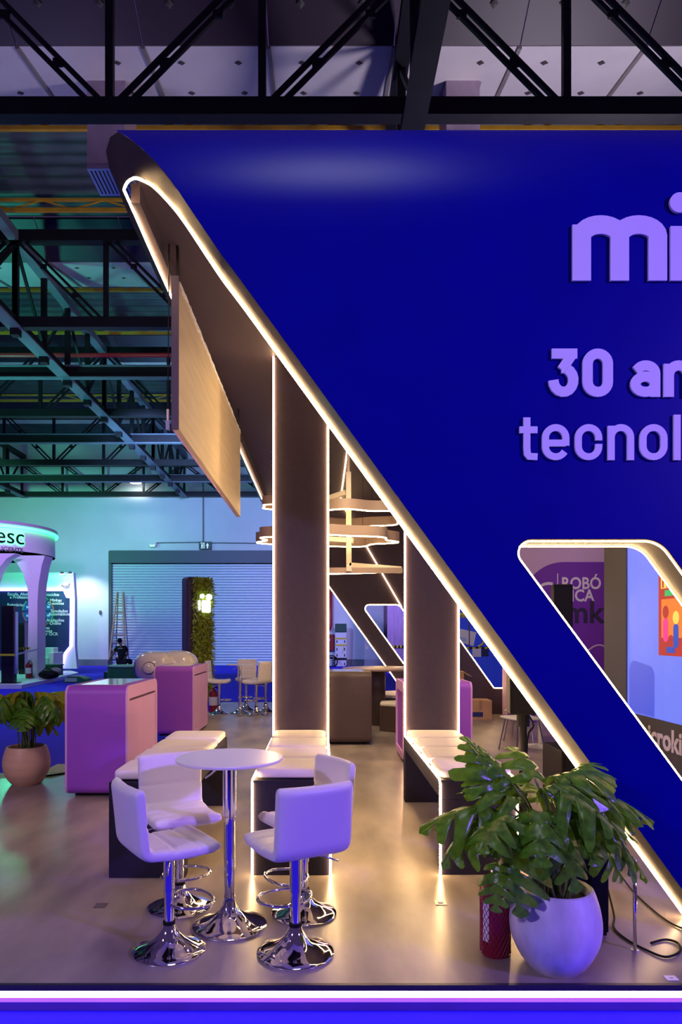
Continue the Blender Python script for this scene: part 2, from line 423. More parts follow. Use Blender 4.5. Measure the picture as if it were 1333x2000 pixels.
# ------------------------------------------------------------------ hall roof
BAY = 6.7; Y0 = 11.5
ceil = thing('ceiling', (0, 0, 11.5), 'sawtooth hall ceiling of white insulated sheets, dark soffits and corrugated metal', 'ceiling', kind='structure')
sheet = MB().add([(-1.04, 0, 0), (1.04, 0, 0), (1.04, 2.35, .55), (-1.04, 2.35, .55), (-1.04, 0, .04), (1.04, 0, .04), (1.04, 2.35, .59), (-1.04, 2.35, .59)],
                 [(0,1,2,3),(7,6,5,4),(0,4,5,1),(1,5,6,2),(2,6,7,3),(3,7,4,0)]).mesh('white_sheet')
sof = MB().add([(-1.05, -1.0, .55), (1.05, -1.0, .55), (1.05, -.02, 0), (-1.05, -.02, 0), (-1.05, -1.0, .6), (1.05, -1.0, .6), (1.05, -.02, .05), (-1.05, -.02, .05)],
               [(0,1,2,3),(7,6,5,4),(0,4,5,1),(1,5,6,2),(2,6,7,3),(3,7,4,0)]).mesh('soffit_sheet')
rib = MB().bar((0, 0, -.015), (0, 2.35, .535), .07, .05).mesh('cover_strip')
wsh = MB().add([(-.07, 0, -.012), (0, -.07, -.012), (.07, 0, -.012), (0, .07, -.012), (0, 0, -.03)], [(0,1,4),(1,2,4),(2,3,4),(3,0,4)]).mesh('washer')
for k in range(4):
    yb = Y0+BAY*k
    rng = range(-4, 5) if k == 0 else range(-7, 3) if k == 1 else range(-9, 2)
    for i in rng:
        x = .15+2.12*i
        shared('white_sheet', sheet, 'roof_white', ceil, (x, yb, 0))
        shared('soffit_sheet', sof, 'roof_shaded', ceil, (x, yb, 0))
        if k < 2:
            shared('cover_strip', rib, 'roof_rust', ceil, (x-1.06, yb, 0))
            for dx in (-.5, .5):
                for dy in (.45, 1.4): shared('washer', wsh, 'washer', ceil, (x+dx, yb+dy, .55*dy/2.35), (math.atan(.55/2.35), 0, 0))
                shared('washer', wsh, 'washer', ceil, (x+dx, yb-.5, .26), (-.5, 0, 0))
for k in range(4):
    yb = Y0+BAY*k; mb = MB()
    n = 60
    mb.grid(lambda u, v: (-20+34*u, yb+2.3+3.4*v, 12.62-.5*v+.03*math.sin(v*2*PI*11)), 2, 120)
    mb.build('corrugated_sheet', 'corrugated', ceil)
# yellow purlins
for k in range(3):
    for j, (dy, z) in enumerate(((2.75, 12.15), (4.9, 11.78))):
        yb = Y0+BAY*k+dy
        t = thing('roof_purlin', (0, yb, z), ['yellow lattice purlin under the corrugated roof, %s from the camera' % s for s in ('nearest', 'second', 'third', 'fourth', 'fifth', 'sixth')][2*k+j], 'purlin', 'yellow roof purlins', 'structure')
        MB().box(-18, 10, yb-.04, yb+.04, z-.04, z+.04).build('chord', 'yellow_steel', t)
        MB().box(-18, 10, yb-.04, yb+.04, z+.22, z+.27).build('chord', 'yellow_steel', t)
        br = MB().bar((0, 0, .02), (.75, 0, .24), .03).mesh('brace'); br2 = MB().bar((.75, 0, .24), (1.5, 0, .02), .03).mesh('brace')
        for i in range(-8 if k else -6, 5 if k == 0 else 0):
            shared('brace', br, 'yellow_steel', t, (i*1.5, 0, 0)); shared('brace', br2, 'yellow_steel', t, (i*1.5, 0, 0))

# roof trusses: chords, posts, double diagonals
ZB, ZT = 9.08, 11.05
ORD = ['nearest', 'second', 'third', 'fourth', 'farthest']
XG = [-16.1, -7.4, 1.32, 10.0]
for k in range(5):
    Y = 9.76+6.7*k
    t = thing('roof_truss', (0, Y, ZB), 'black steel roof truss spanning the hall, %s of five from the camera' % ORD[k], 'truss', 'roof trusses', 'structure')
    zt = ZT if k < 4 else 10.6
    xr = 10.5 if k == 0 else 3
    MB().box(-18, xr, Y-.10, Y+.10, ZB-.12, ZB+.13).build('bottom_chord', 'steel_black', t)
    MB().box(-18, xr, Y-.12, Y+.12, zt-.02, zt+.24).build('top_chord', 'steel_black', t)
    for g in range(3):
        xa, xb = XG[g], XG[g+1]
        if xa > xr: continue
        mid = (xa+xb)/2; pw = (xb-xa)/4
        for i in range(5):
            x = xa+pw*i
            if i == 4 and g < 2: continue
            if x > xr+.1: continue
            MB().box(x-.055, x+.055, Y-.05, Y+.05, ZB+.1, zt).build('post', 'steel_black', t)
        for i in range(4):
            x0, x1 = xa+pw*i, xa+pw*(i+1)
            if x1 > xr+.1: continue
            lo, hi = (x1, x0) if i < 2 else (x0, x1)
            s = 1 if hi > lo else -1
            for d in (0, .19):
                MB().bar((lo+s*(.10+d), Y, ZB+.12), (hi-s*(.24-d), Y, zt), .06, .06).build('diagonal', 'steel_black', t)
            for q in (.35, .7):
                cx = lo+(hi-lo)*q; cz = ZB+(zt-ZB)*q
                MB().box(cx-.05, cx+.09, Y-.02, Y+.02, cz-.055, cz+.055).build('batten', 'steel_black', t)
# cross beams halfway between the trusses
for k, Y in enumerate((19.6, 26.3, 33.0)):
    t = thing('cross_beam', (0, Y, ZB), 'black steel cross beam between the roof trusses, %s from the camera' % ('nearest', 'middle one', 'farthest')[k], 'beam', 'cross beams', 'structure')
    MB().box(-18, 3, Y-.02, Y+.02, ZB-.12, ZB+.18).build('web', 'steel_black', t)
    MB().box(-18, 3, Y-.1, Y+.1, ZB-.15, ZB-.12).build('flange', 'steel_lit', t)
    MB().box(-18, 3, Y-.1, Y+.1, ZB+.18, ZB+.21).build('flange', 'steel_lit', t)
# long girders running away from the camera
for k, x in enumerate(XG[:3]):
    t = thing('long_girder', (x, 7, ZB), ('steel lattice girder running to the far wall at the far left', 'steel lattice girder with blue-lit lower flange left of the stand', 'dark steel lattice girder above the blue facade')[k], 'girder', 'long girders', 'structure')
    ya, yb = (4.0, 36.8)
    MB().box(x-.17, x+.17, ya, yb, ZB-.14, ZB-.10).build('lower_flange', 'steel_lit' if k < 2 else 'steel_black', t)
    MB().box(x-.05, x+.05, ya, yb, ZB-.10, ZB+.16).build('web', 'steel_black', t)
    MB().box(x-.12, x+.12, ya, yb, ZT-.02, ZT+.2).build('upper_flange', 'steel_lit' if k == 1 else 'steel_black', t)
    y = 9.76 if k < 2 else 4.7; i = 0
    while y < 36:
        MB().box(x-.07, x+.07, y-.05, y+.05, ZB, ZT).build('post', 'steel_black', t)
        a, b = (ZB+.1, ZT-.05) if i % 2 else (ZT-.05, ZB+.1)
        if y+1.68 < 37: MB().bar((x, y, a), (x, y+1.675, b), .07).build('diagonal', 'steel_black', t)
        if k < 2: MB().box(x-.1, x+.1, y-.1, y+.1, ZB-.30, ZB-.14).build('bracket', 'steel_black', t)
        y += 1.675; i += 1
# ducts
def duct(px0, px1, ytop, ybot, Y, label, grille):
    a, b = P(px0, ytop, Y), P(px1, ybot, Y)
    t = thing('air_duct', ((a.x+b.x)/2, Y, b.z), label, 'duct', 'ceiling air ducts', 'structure')
    MB().box(a.x, b.x, Y, Y+.75, b.z, a.z).build('duct_body', 'duct', t, bevel=.01)
    MB().box(a.x-.04, b.x+.04, Y-.04, Y+.79, a.z-.25, a.z-.18).build('flange', 'duct', t)
    if grille:
        MB().box(a.x, b.x, Y-.01, Y+.76, b.z-.08, b.z).build('rim', 'brushed', t)
        for i in range(9):
            x = a.x+.06+(b.x-a.x-.12)*i/8
            MB().box(x-.012, x+.012, Y+.04, Y+.7, b.z-.085, b.z-.03).build('slat', 'black_plastic', t)
duct(170, 245, 120, 322, 12.5, 'foil-lined square air duct with grille left of the blue facade', True)
duct(872, 938, 130, 330, 12.5, 'foil-lined square air duct above the blue facade', False)
# red sprinkler pipe
o = MB().tube([(-18, 20.7, 10.05), (-2, 20.7, 10.05)], .07, 8).build('sprinkler_pipe', 'red_pipe', smooth=True); tag(o, 'red sprinkler pipe crossing behind the dark roof trusses', 'pipe', kind='structure')
# hall lamp on the far truss
c = P(265, 941, 36.2)
t = thing('high_bay_lamp', c, 'lit white high bay lamp below the far roof truss', 'lamp')
MB().lathe([(.12, .30), (.14, .26), (.30, .05), (.34, 0), (.33, -.01)], c, 20).build('housing', 'brushed', t, smooth='auto')
MB().lathe([(.27, -.06), (.31, -.02), (.31, .0)], c, 20).build('lens', 'lamp_white', t)
MB().tube([c+Vector((0, 0, .28)), (c.x, c.y, 10.7), (c.x, 36.5, 10.7)], .02, 6).build('hanger', 'steel_black', t)

# ================================================================== THE STAND: blue front wall
YF, YB_ = 3.60, 3.82
K = YF/F
def fx(px, py): return ((px-CX)*K, EYE-(py-CY)*K)
SL = .725
flat_edge = [fx(395, 442), fx(430, 494), fx(470, 547), fx(545, 650)]
d0 = flat_edge[-1]
foot = (d0[0]+SL*d0[1], 0.0)
XR = 6.2
slot = round_poly([(.973-.02, 2.102), (2.352, .20), (3.164, .20), (1.785, 2.102)], [.075, .06, .1, .17], 8)
outer = flat_edge+[foot, (XR, 0), (XR, flat_edge[0][1])]
wf = MB().prism(outer, YF, YB_, 'xz', [slot]).build('wall_front', 'blue_fabric'); tag(wf, 'tall deep blue facade of the stand with slanted edge and slanted window', 'wall', kind='structure')
# rolled-back top of the facade
roll = [((395, 442), 3.60), ((368, 402), 3.603), ((350, 375), 3.612), ((326, 342), 3.64), ((304, 316), 3.68), ((281, 293), 3.73), ((263, 278), 3.78), ((247, 266), 3.84), ((231, 257), 3.92), ((226, 254), 4.02), ((224, 254), 4.16)]
edge3 = [P(a[0], a[1], y) for a, y in roll]
vs_, fs = [], []
for e in edge3: vs_ += [tuple(e), (XR, e.y, e.z)]
for i in range(len(edge3)-1): fs.append((2*i, 2*i+1, 2*i+3, 2*i+2))
MB().add(vs_, fs).build('rolled_top', 'blue_fabric', wf, smooth=True)
# brown return band: from the blue edge to the warm light strip
band = []
for p in (foot, (foot[0]-.5*SL, .5), (foot[0]-1.2*SL, 1.2), (foot[0]-2*SL, 2.0), d0, flat_edge[2], flat_edge[1], flat_edge[0]):
    A = Vector((p[0], YF-.001, p[1])); B = Vector((p[0]-.012, YB_+.02, p[1]-.008)); band.append((A, A.lerp(B, .5)+Vector((-.004, 0, -.003)), B))
def nb(a, ya, m_, ym, b, yb): band.append((P(*a, ya), P(*m_, ym), P(*b, yb)))
nb((350, 375), 3.612, (352, 394), 3.70, (352, 415), 3.82)
nb((304, 316), 3.68, (306, 338), 3.72, (306, 364), 3.83)
nb((263, 278), 3.78, (272, 312), 3.76, (283, 349), 3.84)
nb((231, 257), 3.92, (246, 300), 3.84, (264, 343), 3.85)
nb((215, 268), 4.02, (224, 312), 3.90, (250, 351), 3.87)
nb((207, 295), 4.14, (213, 327), 4.00, (243, 366), 3.89)
ZL = band[-1][2].z; XL = band[-1][2].x
for y in (4.4, 8.5, 13.6): band.append((Vector((XL-.16, y, 4.50)), Vector((XL-.10, y, 4.25)), Vector((XL, y, 4.12))))
vs_, fs = [], []
for b in band: vs_ += list(b)
for i in range(len(band)-1):
    for j in range(2): fs.append((3*i+j, 3*i+j+1, 3*i+j+4, 3*i+j+3))
MB().add(vs_, fs).build('return_band', 'taupe_light', wf, smooth=True)
# slot lining
mb = MB(); n = len(slot)
for i in range(n):
    a, b = slot[i], slot[(i+1) % n]
    mb.add([(a[0], YF, a[1]), (b[0], YF, b[1]), (b[0], YB_+.01, b[1]), (a[0], YB_+.01, a[1])], [(0, 1, 2, 3)])
def inset(poly, d):
    c = [Vector(p) for p in poly]; out = []; n = len(c)
    ar = sum(c[i].x*c[(i+1) % n].y-c[(i+1) % n].x*c[i].y for i in range(n)); s = 1 if ar > 0 else -1
    for i in range(n):
        t = (c[(i+1) % n]-c[i-1]); t.normalize(); out.append((c[i].x-t.y*d*s, c[i].y+t.x*d*s))
    return out
sl = inset(slot, .004)
mb = MB()
for i in range(n):
    a, b = sl[i], sl[(i+1) % n]
    mb.add([(a[0], YF+.004, a[1]), (b[0], YF+.004, b[1]), (b[0], YB_+.01, b[1]), (a[0], YB_+.01, a[1])], [(0, 1, 2, 3)])
mb.build('slot_lining', 'taupe_light', wf)
s2 = inset(slot, .012)
for y in (YF+.012, YB_+.005):
    MB().tube([(p[0], y, p[1]) for p in s2], .0042, 8, closed=True).build('led_strip', 'led_warm_soft', wf, smooth=True)
# warm strip down the slanted edge, round the nose and back along the canopy's left rim
path = [b[2]+Vector((-.006, .012, -.006)) for b in band[:-3]]
def smooth_path(pts, n=4):
    out = []
    for i in range(len(pts)-1):
        p0 = pts[max(i-1, 0)]; p1 = pts[i]; p2 = pts[i+1]; p3 = pts[min(i+2, len(pts)-1)]
        for k in range(n):
            t = k/n
            out.append(.5*((2*p1)+(p2-p0)*t+(2*p0-5*p1+4*p2-p3)*t*t+(3*p1-p0-3*p2+p3)*t**3))
    return out+[pts[-1]]
path = smooth_path(path)
path += [Vector((XL+.004, 4.1, 4.118)), Vector((XL+.004, 4.4, 4.112)), Vector((XL+.004, 13.5, 4.112))]
MB().tube(path, .0078, 8).build('led_strip', 'led_warm_soft', wf, smooth=True)['label'] = 'warm white light strip along the slanted edge'

# raised lettering on the facade
YLt = YF-.002
def lx(px): return (px-CX)*K
def lz(py): return EYE-(py-CY)*K
rt = thing('facade_lettering', (lx(1117), YF, lz(551)), 'large raised lilac-white letters starting mi on the blue facade', 'lettering')
def row(chars, base, top, stroke):
    return [(c, lx(a), lx(b), lz(base), lz(t_ if t_ else top), stroke*K) for c, a, b, t_ in chars]
letters(rt, row([('m', 1117, 1301, None), ('i', 1308, 1344, 427), ('c', 1356, 1446, None), ('r', 1458, 1510, None), ('o', 1516, 1616, None)], 551, 424, 36), 'letter_white', YLt, .014)
rt = thing('facade_lettering', (lx(1071), YF, lz(776)), 'raised lilac-white lettering starting 30 an on the blue facade', 'lettering')
letters(rt, row([('3', 1071, 1128, None), ('0', 1137, 1196, None), ('a', 1230, 1288, 706), ('n', 1295, 1353, 706), ('o', 1362, 1420, 706), ('s', 1428, 1480, 706)], 777, 683, 19.5), 'letter_white', YLt, .013)
rt = thing('facade_lettering', (lx(1014), YF, lz(900)), 'raised lilac-white lettering starting tecnol, lowest line on the blue facade', 'lettering')
letters(rt, row([('t', 1014, 1049, 816), ('e', 1058, 1111, None), ('c', 1122, 1175, None), ('n', 1186, 1237, None), ('o', 1248, 1302, None), ('l', 1313, 1329, 805), ('o', 1341, 1395, None), ('g', 1407, 1459, None), ('i', 1470, 1484, None), ('a', 1494, 1546, None)], 900, 830, 13.2), 'letter_white', YLt, .013)

# canopy ceiling
ZC = 4.24
o = MB().box(XL+.05, XR, 3.96, 13.6, ZC, ZC+.11).build('ceiling_canopy', 'taupe'); tag(o, 'flat brown ceiling of the stand behind the blue facade', 'ceiling', kind='structure')
MB().box(XL+.006, XL+.06, 4.0, 13.6, 4.125, ZC).build('rim_board', 'taupe', wf)
MB().tube([(.36, 5.2, ZC-.006), (.36, 13.55, ZC-.006)], .009, 8).build('led_strip', 'led_warm_soft', o)
# back wall of the stand, with two slanted windows
YW = 13.6; KW = YW/F
def bx_(px, py): return ((px-CX)*KW, EYE-(py-CY)*KW)
pts = [bx_(526, 979), bx_(821, 1395), (XR, 0), (XR, ZC)]
pts[1] = (pts[1][0], 0)
sA = round_poly([bx_(704, 1180), bx_(838, 1366), bx_(912, 1366), bx_(781, 1180)], [.09, .06, .06, .15], 6)
sB = round_poly([bx_(846, 1178), bx_(965, 1345), bx_(1075, 1345), bx_(958, 1178)], [.09, .06, .06, .15], 6)
wb = MB().prism(pts, YW, YW+.2, 'xz', [sA, sB]).build('wall_stand_back', 'taupe'); tag(wb, 'brown back wall of the stand with slanted lit windows', 'wall', kind='structure')
a, b = Vector(bx_(526, 979)), Vector(bx_(821, 1395))
MB().tube([(a.x-.012, YW, a.y), (b.x-.012, YW, .01)], .009, 8).build('led_strip', 'led_warm_soft', wb)
for s in (sA, sB):
    MB().tube([(p[0], YW+.005, p[1]) for p in inset(s, .012)], .009, 8, closed=True).build('led_strip', 'led_warm_soft', wb)
a, b = Vector(bx_(666, 980)), Vector(bx_(785, 1186))
MB().tube([(a.x, YW-.012, a.y), (b.x, YW-.012, b.y)], .009, 8).build('led_strip', 'led_warm_soft', wb)

# ------------------------------------------------------------------ benches that climb into pillars
def bench(x0, x1, y0, y1, pillar, label):
    t = thing('bench', ((x0+x1)/2, (y0+y1)/2, 0), label, 'bench', 'taupe benches of the stand')
    H = .627
    MB().box(x0, x1, y0, y1, H-.127, H).build('seat_slab', 'taupe_shaded', t, bevel=.004)
    MB().box(x0, x1, y0, y0+.10, 0, H-.127).build('front_leg', 'taupe_shaded', t, bevel=.004)
    if pillar:
        MB().box(x0, x1, y1-.14, y1, H, ZC).build('pillar', 'taupe', t, bevel=.004)
        MB().box(x0, x1, y1-.14, y1, 0, H-.127).build('rear_leg', 'taupe_shaded', t, bevel=.004)
        for x, s in ((x0, -1), (x1, 1)):
            e = x+s*.004
            MB().tube([(e, y1-.146, ZC-.01), (e, y1-.146, H+.03), (e, y1-.17, H+.006), (e, y0+.03, H+.004), (e, y0-.006, H-.02), (e, y0-.006, .004)], .0075, 8).build('led_strip', 'led_warm', t, smooth=True)
    else:
        MB().box(x0, x1, y1-.10, y1, 0, H-.127).build('rear_leg', 'taupe_shaded', t, bevel=.004)
    return t
bench(-.46, .05, 4.52, 6.62, True, 'taupe bench rising into a pillar with light strips, behind the white round table')
bench(.787, 1.29, 4.53, 6.62, True, 'taupe bench rising into a pillar with light strips, behind the monstera plant')
bench(-1.40, -.90, 4.47, 6.45, False, 'taupe bench without pillar beside the purple counter')
# cushions
def cushion_mesh(wd, ln, th):
    def fn(u, v):
        a = u*2*PI; ca, sa = math.cos(a), math.sin(a)
        f = lambda t: math.copysign(abs(t)**.2, t) if t else 0
        ph = -PI/2+PI*v; cp, sp = math.cos(ph), math.sin(ph)
        r = abs(cp)**.18
        return (f(ca)*r*wd/2, f(sa)*r*ln/2, th/2+math.copysign(abs(sp)**.45, sp)*th/2*(1.0 if sp < 0 else 1))
    return MB().grid(fn, 56, 17, True).mesh('cushion')
cm = cushion_mesh(.485, .485, .068); cm.materials.append(M['cushion'])
for f in cm.polygons: f.use_smooth = True
pos = ['nearest the camera', 'second from the front', 'third from the front', 'at the rear']
for bi, (x0, x1, y0, ln, nm) in enumerate(((-.46, .05, 4.55, .482, 'middle bench'), (.787, 1.29, 4.55, .482, 'bench behind the monstera plant'), (-1.40, -.90, 4.50, .482, 'bench beside the purple counter'))):
    for k in range(4):
        o = bpy.data.objects.new('seat_cushion', cm); col.objects.link(o)
        o.location = ((x0+x1)/2+random.uniform(-.006, .006), y0+ln*(k+.5), .627+.001); o.scale = (1, ln/.485*.935, 1)
        o.rotation_euler = (0, 0, random.uniform(-.012, .012))
        tag(o, 'cream seat cushion on the %s, %s' % (nm, pos[k]), 'cushion', 'cream bench cushions')

# ------------------------------------------------------------------ bar stools and tables
def trumpet(R, h, rc): # base profile
    return [(R*.985, 0), (R, .004), (R, .010), (R*.97, .015), (R*.80, .026), (R*.60, .042), (R*.42, .062), (R*.28, .088), (R*.19, .118), (rc*1.02, h)]
def make_stool(loc=(0, 0, 0), label=''):
    t = thing('bar_stool', (0, 0, 0), label, 'bar stool')
    MB().lathe(trumpet(.186, .15, .026), (0, 0, 0), 40).build('base', 'chrome', t, smooth='auto')
    c = MB().lathe([(.024, .13), (.024, .30), (.0285, .302), (.0285, .46), (.034, .48), (.034, .505)], (0, 0, 0), 20).build('column', 'chrome', t, smooth='auto')
    MB().lathe([(.031, .135), (.031, .152)], (0, 0, 0), 20).build('collar', 'black_rubber', c)
    # footrest loop in front of the column
    pts = [(.03, .02, .235)]+[(.125*math.cos(a), .10+.10*math.sin(a), .235) for a in [math.radians(-60+300*k/18) for k in range(19)]]+[(-.03, .02, .235)]
    pts = [(.026, .0, .235), (.09, .03, .235), (.135, .10, .235), (.13, .16, .235), (.09, .205, .235), (.03, .222, .235), (-.03, .222, .235), (-.09, .205, .235), (-.13, .16, .235), (-.135, .10, .235), (-.09, .03, .235), (-.026, 0, .235)]
    pts = smooth_path([Vector(p) for p in pts], 3)
    MB().tube(pts, .009, 8).build('footrest', 'chrome', t, smooth=True)
    MB().tube([(.03, 0, .49), (.12, -.05, .475), (.19, -.085, .45)], .006, 6).build('lever', 'chrome', t, smooth=True)
    # padded L-shaped shell
    prof = []
    for k in range(15): prof.append((.20-.34*k/14, .545+.012*math.sin(PI*k/14)*-1+(.012 if k < 2 else 0)))
    for k in range(1, 8):
        a = -PI/2-(PI/2-.10)*k/7; prof.append((-.14+.055*math.cos(a), .60+.055*math.sin(a)))
    y_, z_ = prof[-1]
    for k in range(1, 13): prof.append((y_-.045*k/12, z_+.275*k/12))
    pr = [Vector((0, p[0], p[1])) for p in prof]; NS = len(pr)
    acc = [0]
    for i in range(1, NS): acc.append(acc[-1]+(pr[i]-pr[i-1]).length)
    tot = acc[-1]; Wd = .385; TH = .032
    NU = 40
    def pt(u, v):
        s = v*tot; i = max(j for j in range(NS) if acc[j] <= s+1e-9); i = min(i, NS-2)
        f_ = (s-acc[i])/(acc[i+1]-acc[i]); p = pr[i].lerp(pr[i+1], f_)
        i0, i1 = max(i-1, 0), min(i+2, NS-1)
        tg = (pr[i1]-pr[i0]).normalized(); nr = Vector((0, tg.z, -tg.y))       # towards the sitter
        if nr.z < 0 and v < .4: nr = -nr
        a = 2*PI*u; ca, sa = math.cos(a), math.sin(a)
        e = min(v, 1-v)*tot; endr = math.sqrt(max(0, 1-(1-min(1, e/.035))**2))
        x = math.copysign(abs(ca)**.35, ca)*Wd/2*(.955+.045*endr)
        th = math.copysign(abs(sa)**.5, sa)*TH*(.25+.75*endr)
        if sa > .1:
            g = min(abs(x-.064), abs(x+.064)); th -= .007*math.exp(-(g/.008)**2)
            for sv in (.17, .34, .74):
                th -= .008*math.exp(-(((v-sv)*tot)/.009)**2)
        wrap = max(0, (v-.5)/.5)*(x/(Wd/2))**2*.03
        q = p+nr*th+Vector((x, wrap, 0))
        if v < .12: q.z -= .010*(1-v/.12)
        return tuple(q)
    mb = MB(); mb.grid(lambda u, v: pt(u, v), NU, 64, True)
    mb.f.append(tuple(range(NU))); mb.f.append(tuple(63*NU+k for k in range(NU)))
    mb.build('padded_shell', 'white_leather', t, smooth=True)
    MB().box(-.09, .09, -.09, .09, .500, .516).build('mount_plate', 'black_plastic', t)
    return t
proto = make_stool()
stools = [
    ((-.775, 3.45), -56, 'white padded bar stool nearest the camera on the left, seen from behind'),
    ((-.135, 3.42), 28, 'white padded bar stool nearest the camera on the right, back turned'),
    ((-.835, 3.995), 180+28, 'white padded bar stool behind left, its quilted backrest facing the camera'),
    ((-.105, 3.90), 180-58, 'white padded bar stool behind right, half hidden by the front right one'),
    ((-2.06, 13.6), -92, 'white bar stool by the red fire extinguisher in the background'),
    ((-1.60, 14.3), 180, 'white bar stool behind the far round table'),
    ((-1.30, 13.4), 58, 'white bar stool right of the far round table, nearest of the pair'),
    ((-1.16, 13.95), 110, 'white bar stool right of the far round table, rear of the pair'),
]
for i, (p, a, lab) in enumerate(stools):
    o = proto if i == 0 else copy_tree(proto)
    o.location = (p[0], p[1], 0); o.rotation_euler = (0, 0, math.radians(a))
    tag(o, lab, 'bar stool', 'white bar stools')
    if i == 1: o.scale = (1.04, 1.04, 1.02)
    if i > 3: o.scale = (1.05, 1.05, 1.22)
def bar_table(x, y, h, R, label):
    t = thing('bar_table', (x, y, 0), label, 'table', 'white round bar tables')
    MB().lathe([(R-.004, h-.016), (R, h-.012), (R, h-.004), (R-.004, h)], (x, y, 0), 64).build('tabletop', 'table_white', t, smooth='auto')
    MB().lathe(trumpet(.203, .16, .032), (x, y, 0), 40).build('base', 'chrome', t, smooth='auto')
    MB().lathe([(.031, .15), (.031, .60), (.037, .605), (.037, h-.03), (.06, h-.018)], (x, y, 0), 24).build('column', 'chrome', t, smooth='auto')
    MB().tube([(x-.05, y, h-.045), (x-.10, y-.02, h-.09), (x-.13, y-.03, h-.11)], .006, 6).build('lever', 'chrome', t)
bar_table(-.508, 3.74, .925, .292, 'white round bar table on a chrome column between four stools')
bar_table(-1.66, 13.75, .99, .27, 'white round bar table in the background near the roller door')

# ------------------------------------------------------------------ counters
def counter(x0, x1, y0, y1, h, mats, label, group, doors=True, screen=True, led=None):
    t = thing('touch_counter', ((x0+x1)/2, (y0+y1)/2, 0), label, 'counter', group)
    ms, mp = mats
    ring = rrect(y0, y1, .03, h, .085, 7)
    MB().prism(ring, x0+.02, x1-.02, 'yz').build('body', mp, t, bevel=.004)
    for xa, xb in ((x0, x0+.02), (x1-.02, x1)):
        MB().prism(ring, xa, xb, 'yz', [rrect(y0+.075, y1-.075, .12, h-.13, .012, 2)]).build('side_frame', ms, t, bevel=.004)
    MB().box(x0+.06, x1-.06, y0+.12, y1-.12, 0, .035).build('plinth', 'black_plastic', t)
    if doors:
        ym = (y0+y1)/2
        for a, b in ((y0+.079, ym-.003), (ym+.003, y1-.079)):
            MB().box(x1-.019, x1-.004, a, b, .125, h-.155).build('door', ms, t, bevel=.003)
        MB().box(x1-.0195, x1-.018, y0+.075, y1-.075, h-.155, h-.13).build('finger_groove', 'groove_dark', t)
    if screen:
        MB().box(x0+.10, x1-.10, y0+.14, y1-.14, h, h+.006).build('screen', 'screen_glass', t, bevel=.002)
    if led:
        MB().tube([(led, y0-.006, h-.02), (led, y0-.008, .10)], .008, 8).build('led_strip', 'led_warm_soft', t)
    return t
PK = ('counter_lilac', 'counter_purple')
counter(-2.51, -1.90, 6.65, 7.85, 1.09, PK, 'purple touch-screen counter nearest the camera, beside the left bench', 'purple touch-screen counters')
counter(-2.62, -2.0, 10.6, 11.9, 1.09, PK, 'purple touch-screen counter farther back, beside the white robot figure', 'purple touch-screen counters')
BR = ('counter_brown', 'counter_brown')
counter(-.02, .71, 9.8, 10.7, 1.05, BR, 'brown touch-screen counter between the two lit pillars', None, led=.07)
counter(1.0, 1.86, 8.45, 9.3, 1.00, ('counter_lilac', 'counter_purple'), 'lilac counter hidden behind the pillar by the monstera plant', 'purple touch-screen counters', doors=False, led=1.03)
# brown meeting table with hexagonal poufs
t = thing('meeting_table', (1.05, 12.0, 0), 'brown round table behind the brown counter', 'table')
MB().lathe([(.68, .97), (.70, .98), (.70, 1.0), (.69, 1.005)], (1.05, 12.0, 0), 48).build('tabletop', 'tabletop_brown', t, smooth='auto')
MB().lathe([(.13, 0), (.13, .97)], (.98, 12.0, 0), 24).build('column', 'counter_brown', t, smooth='auto')
def pouf(x, y, R, h, label):
    t = thing('hexagonal_pouf', (x, y, 0), label, 'pouf', 'hexagonal poufs')
    hexa = [(x+R*math.cos(PI/3*k+.4), y+R*math.sin(PI/3*k+.4)) for k in range(6)]
    MB().prism(hexa, 0, h-.06, 'xy').build('body', 'counter_brown', t, bevel=.006)
    hexb = [(x+R*.98*math.cos(PI/3*k+.4), y+R*.98*math.sin(PI/3*k+.4)) for k in range(6)]
    MB().prism(hexb, h-.059, h, 'xy').build('seat_pad', 'cushion', t, bevel=.02, seg=3)
pouf(1.23, 11.35, .31, .47, 'brown hexagonal pouf with cream pad in front of the brown table')
pouf(1.35, 12.95, .55, .48, 'wide brown pouf with cream pad behind the brown table')

# ------------------------------------------------------------------ hanging things under the canopy
# board at the left rim, warm strip light put into its colour
xg = -.985
t = thing('hanging_board', (xg, 6.36, 2.99), 'long gold-lit panel hanging under the canopy at the left', 'panel')
MB().box(xg-.022, xg+.012, 4.62, 8.10, 2.99, 4.0).build('face_board', 'board_warm_lit', t, bevel=.003)
MB().box(xg-.034, xg-.022, 4.62, 8.10, 2.985, 4.0).build('back_frame', 'lilac_wall', t)
MB().box(xg-.036, xg+.014, 4.612, 4.62, 2.98, 4.02).build('dark_edge', 'totem_dark', t)  # thin dark strip added over the near edge
mb = MB()
for k in range(60):
    y = 4.66+3.4*k/60; mb.box(xg+.002, xg+.014+random.uniform(0, .006), y, y+.055, 3.985-random.uniform(0, .03), 4.004)
mb.build('foam_edge', 'foam_white', t)
for y in (4.66, 8.04):
    MB().box(xg-.01, xg+.006, y-.02, y+.02, 4.0, ZC).build('hanger', 'steel_black', t)
c0, c1 = P(330, 600, 4.62), P(328, 840, 4.62)
t = thing('suspension_cable', c1, 'steel cable with clamp hanging left of the gold-lit panel', 'cable')
MB().tube([P(331, 400, 4.62), c1+Vector((0, 0, .12))], .004, 6).build('wire', 'steel_black', t)
MB().box(c1.x-.012, c1.x+.012, c1.y-.012, c1.y+.012, c1.z, c1.z+.06).build('clamp', 'brushed', t)
MB().tube([c1+Vector((0, 0, .06)), c1+Vector((0, 0, .14))], .009, 8).build('turnbuckle', 'brushed', t)
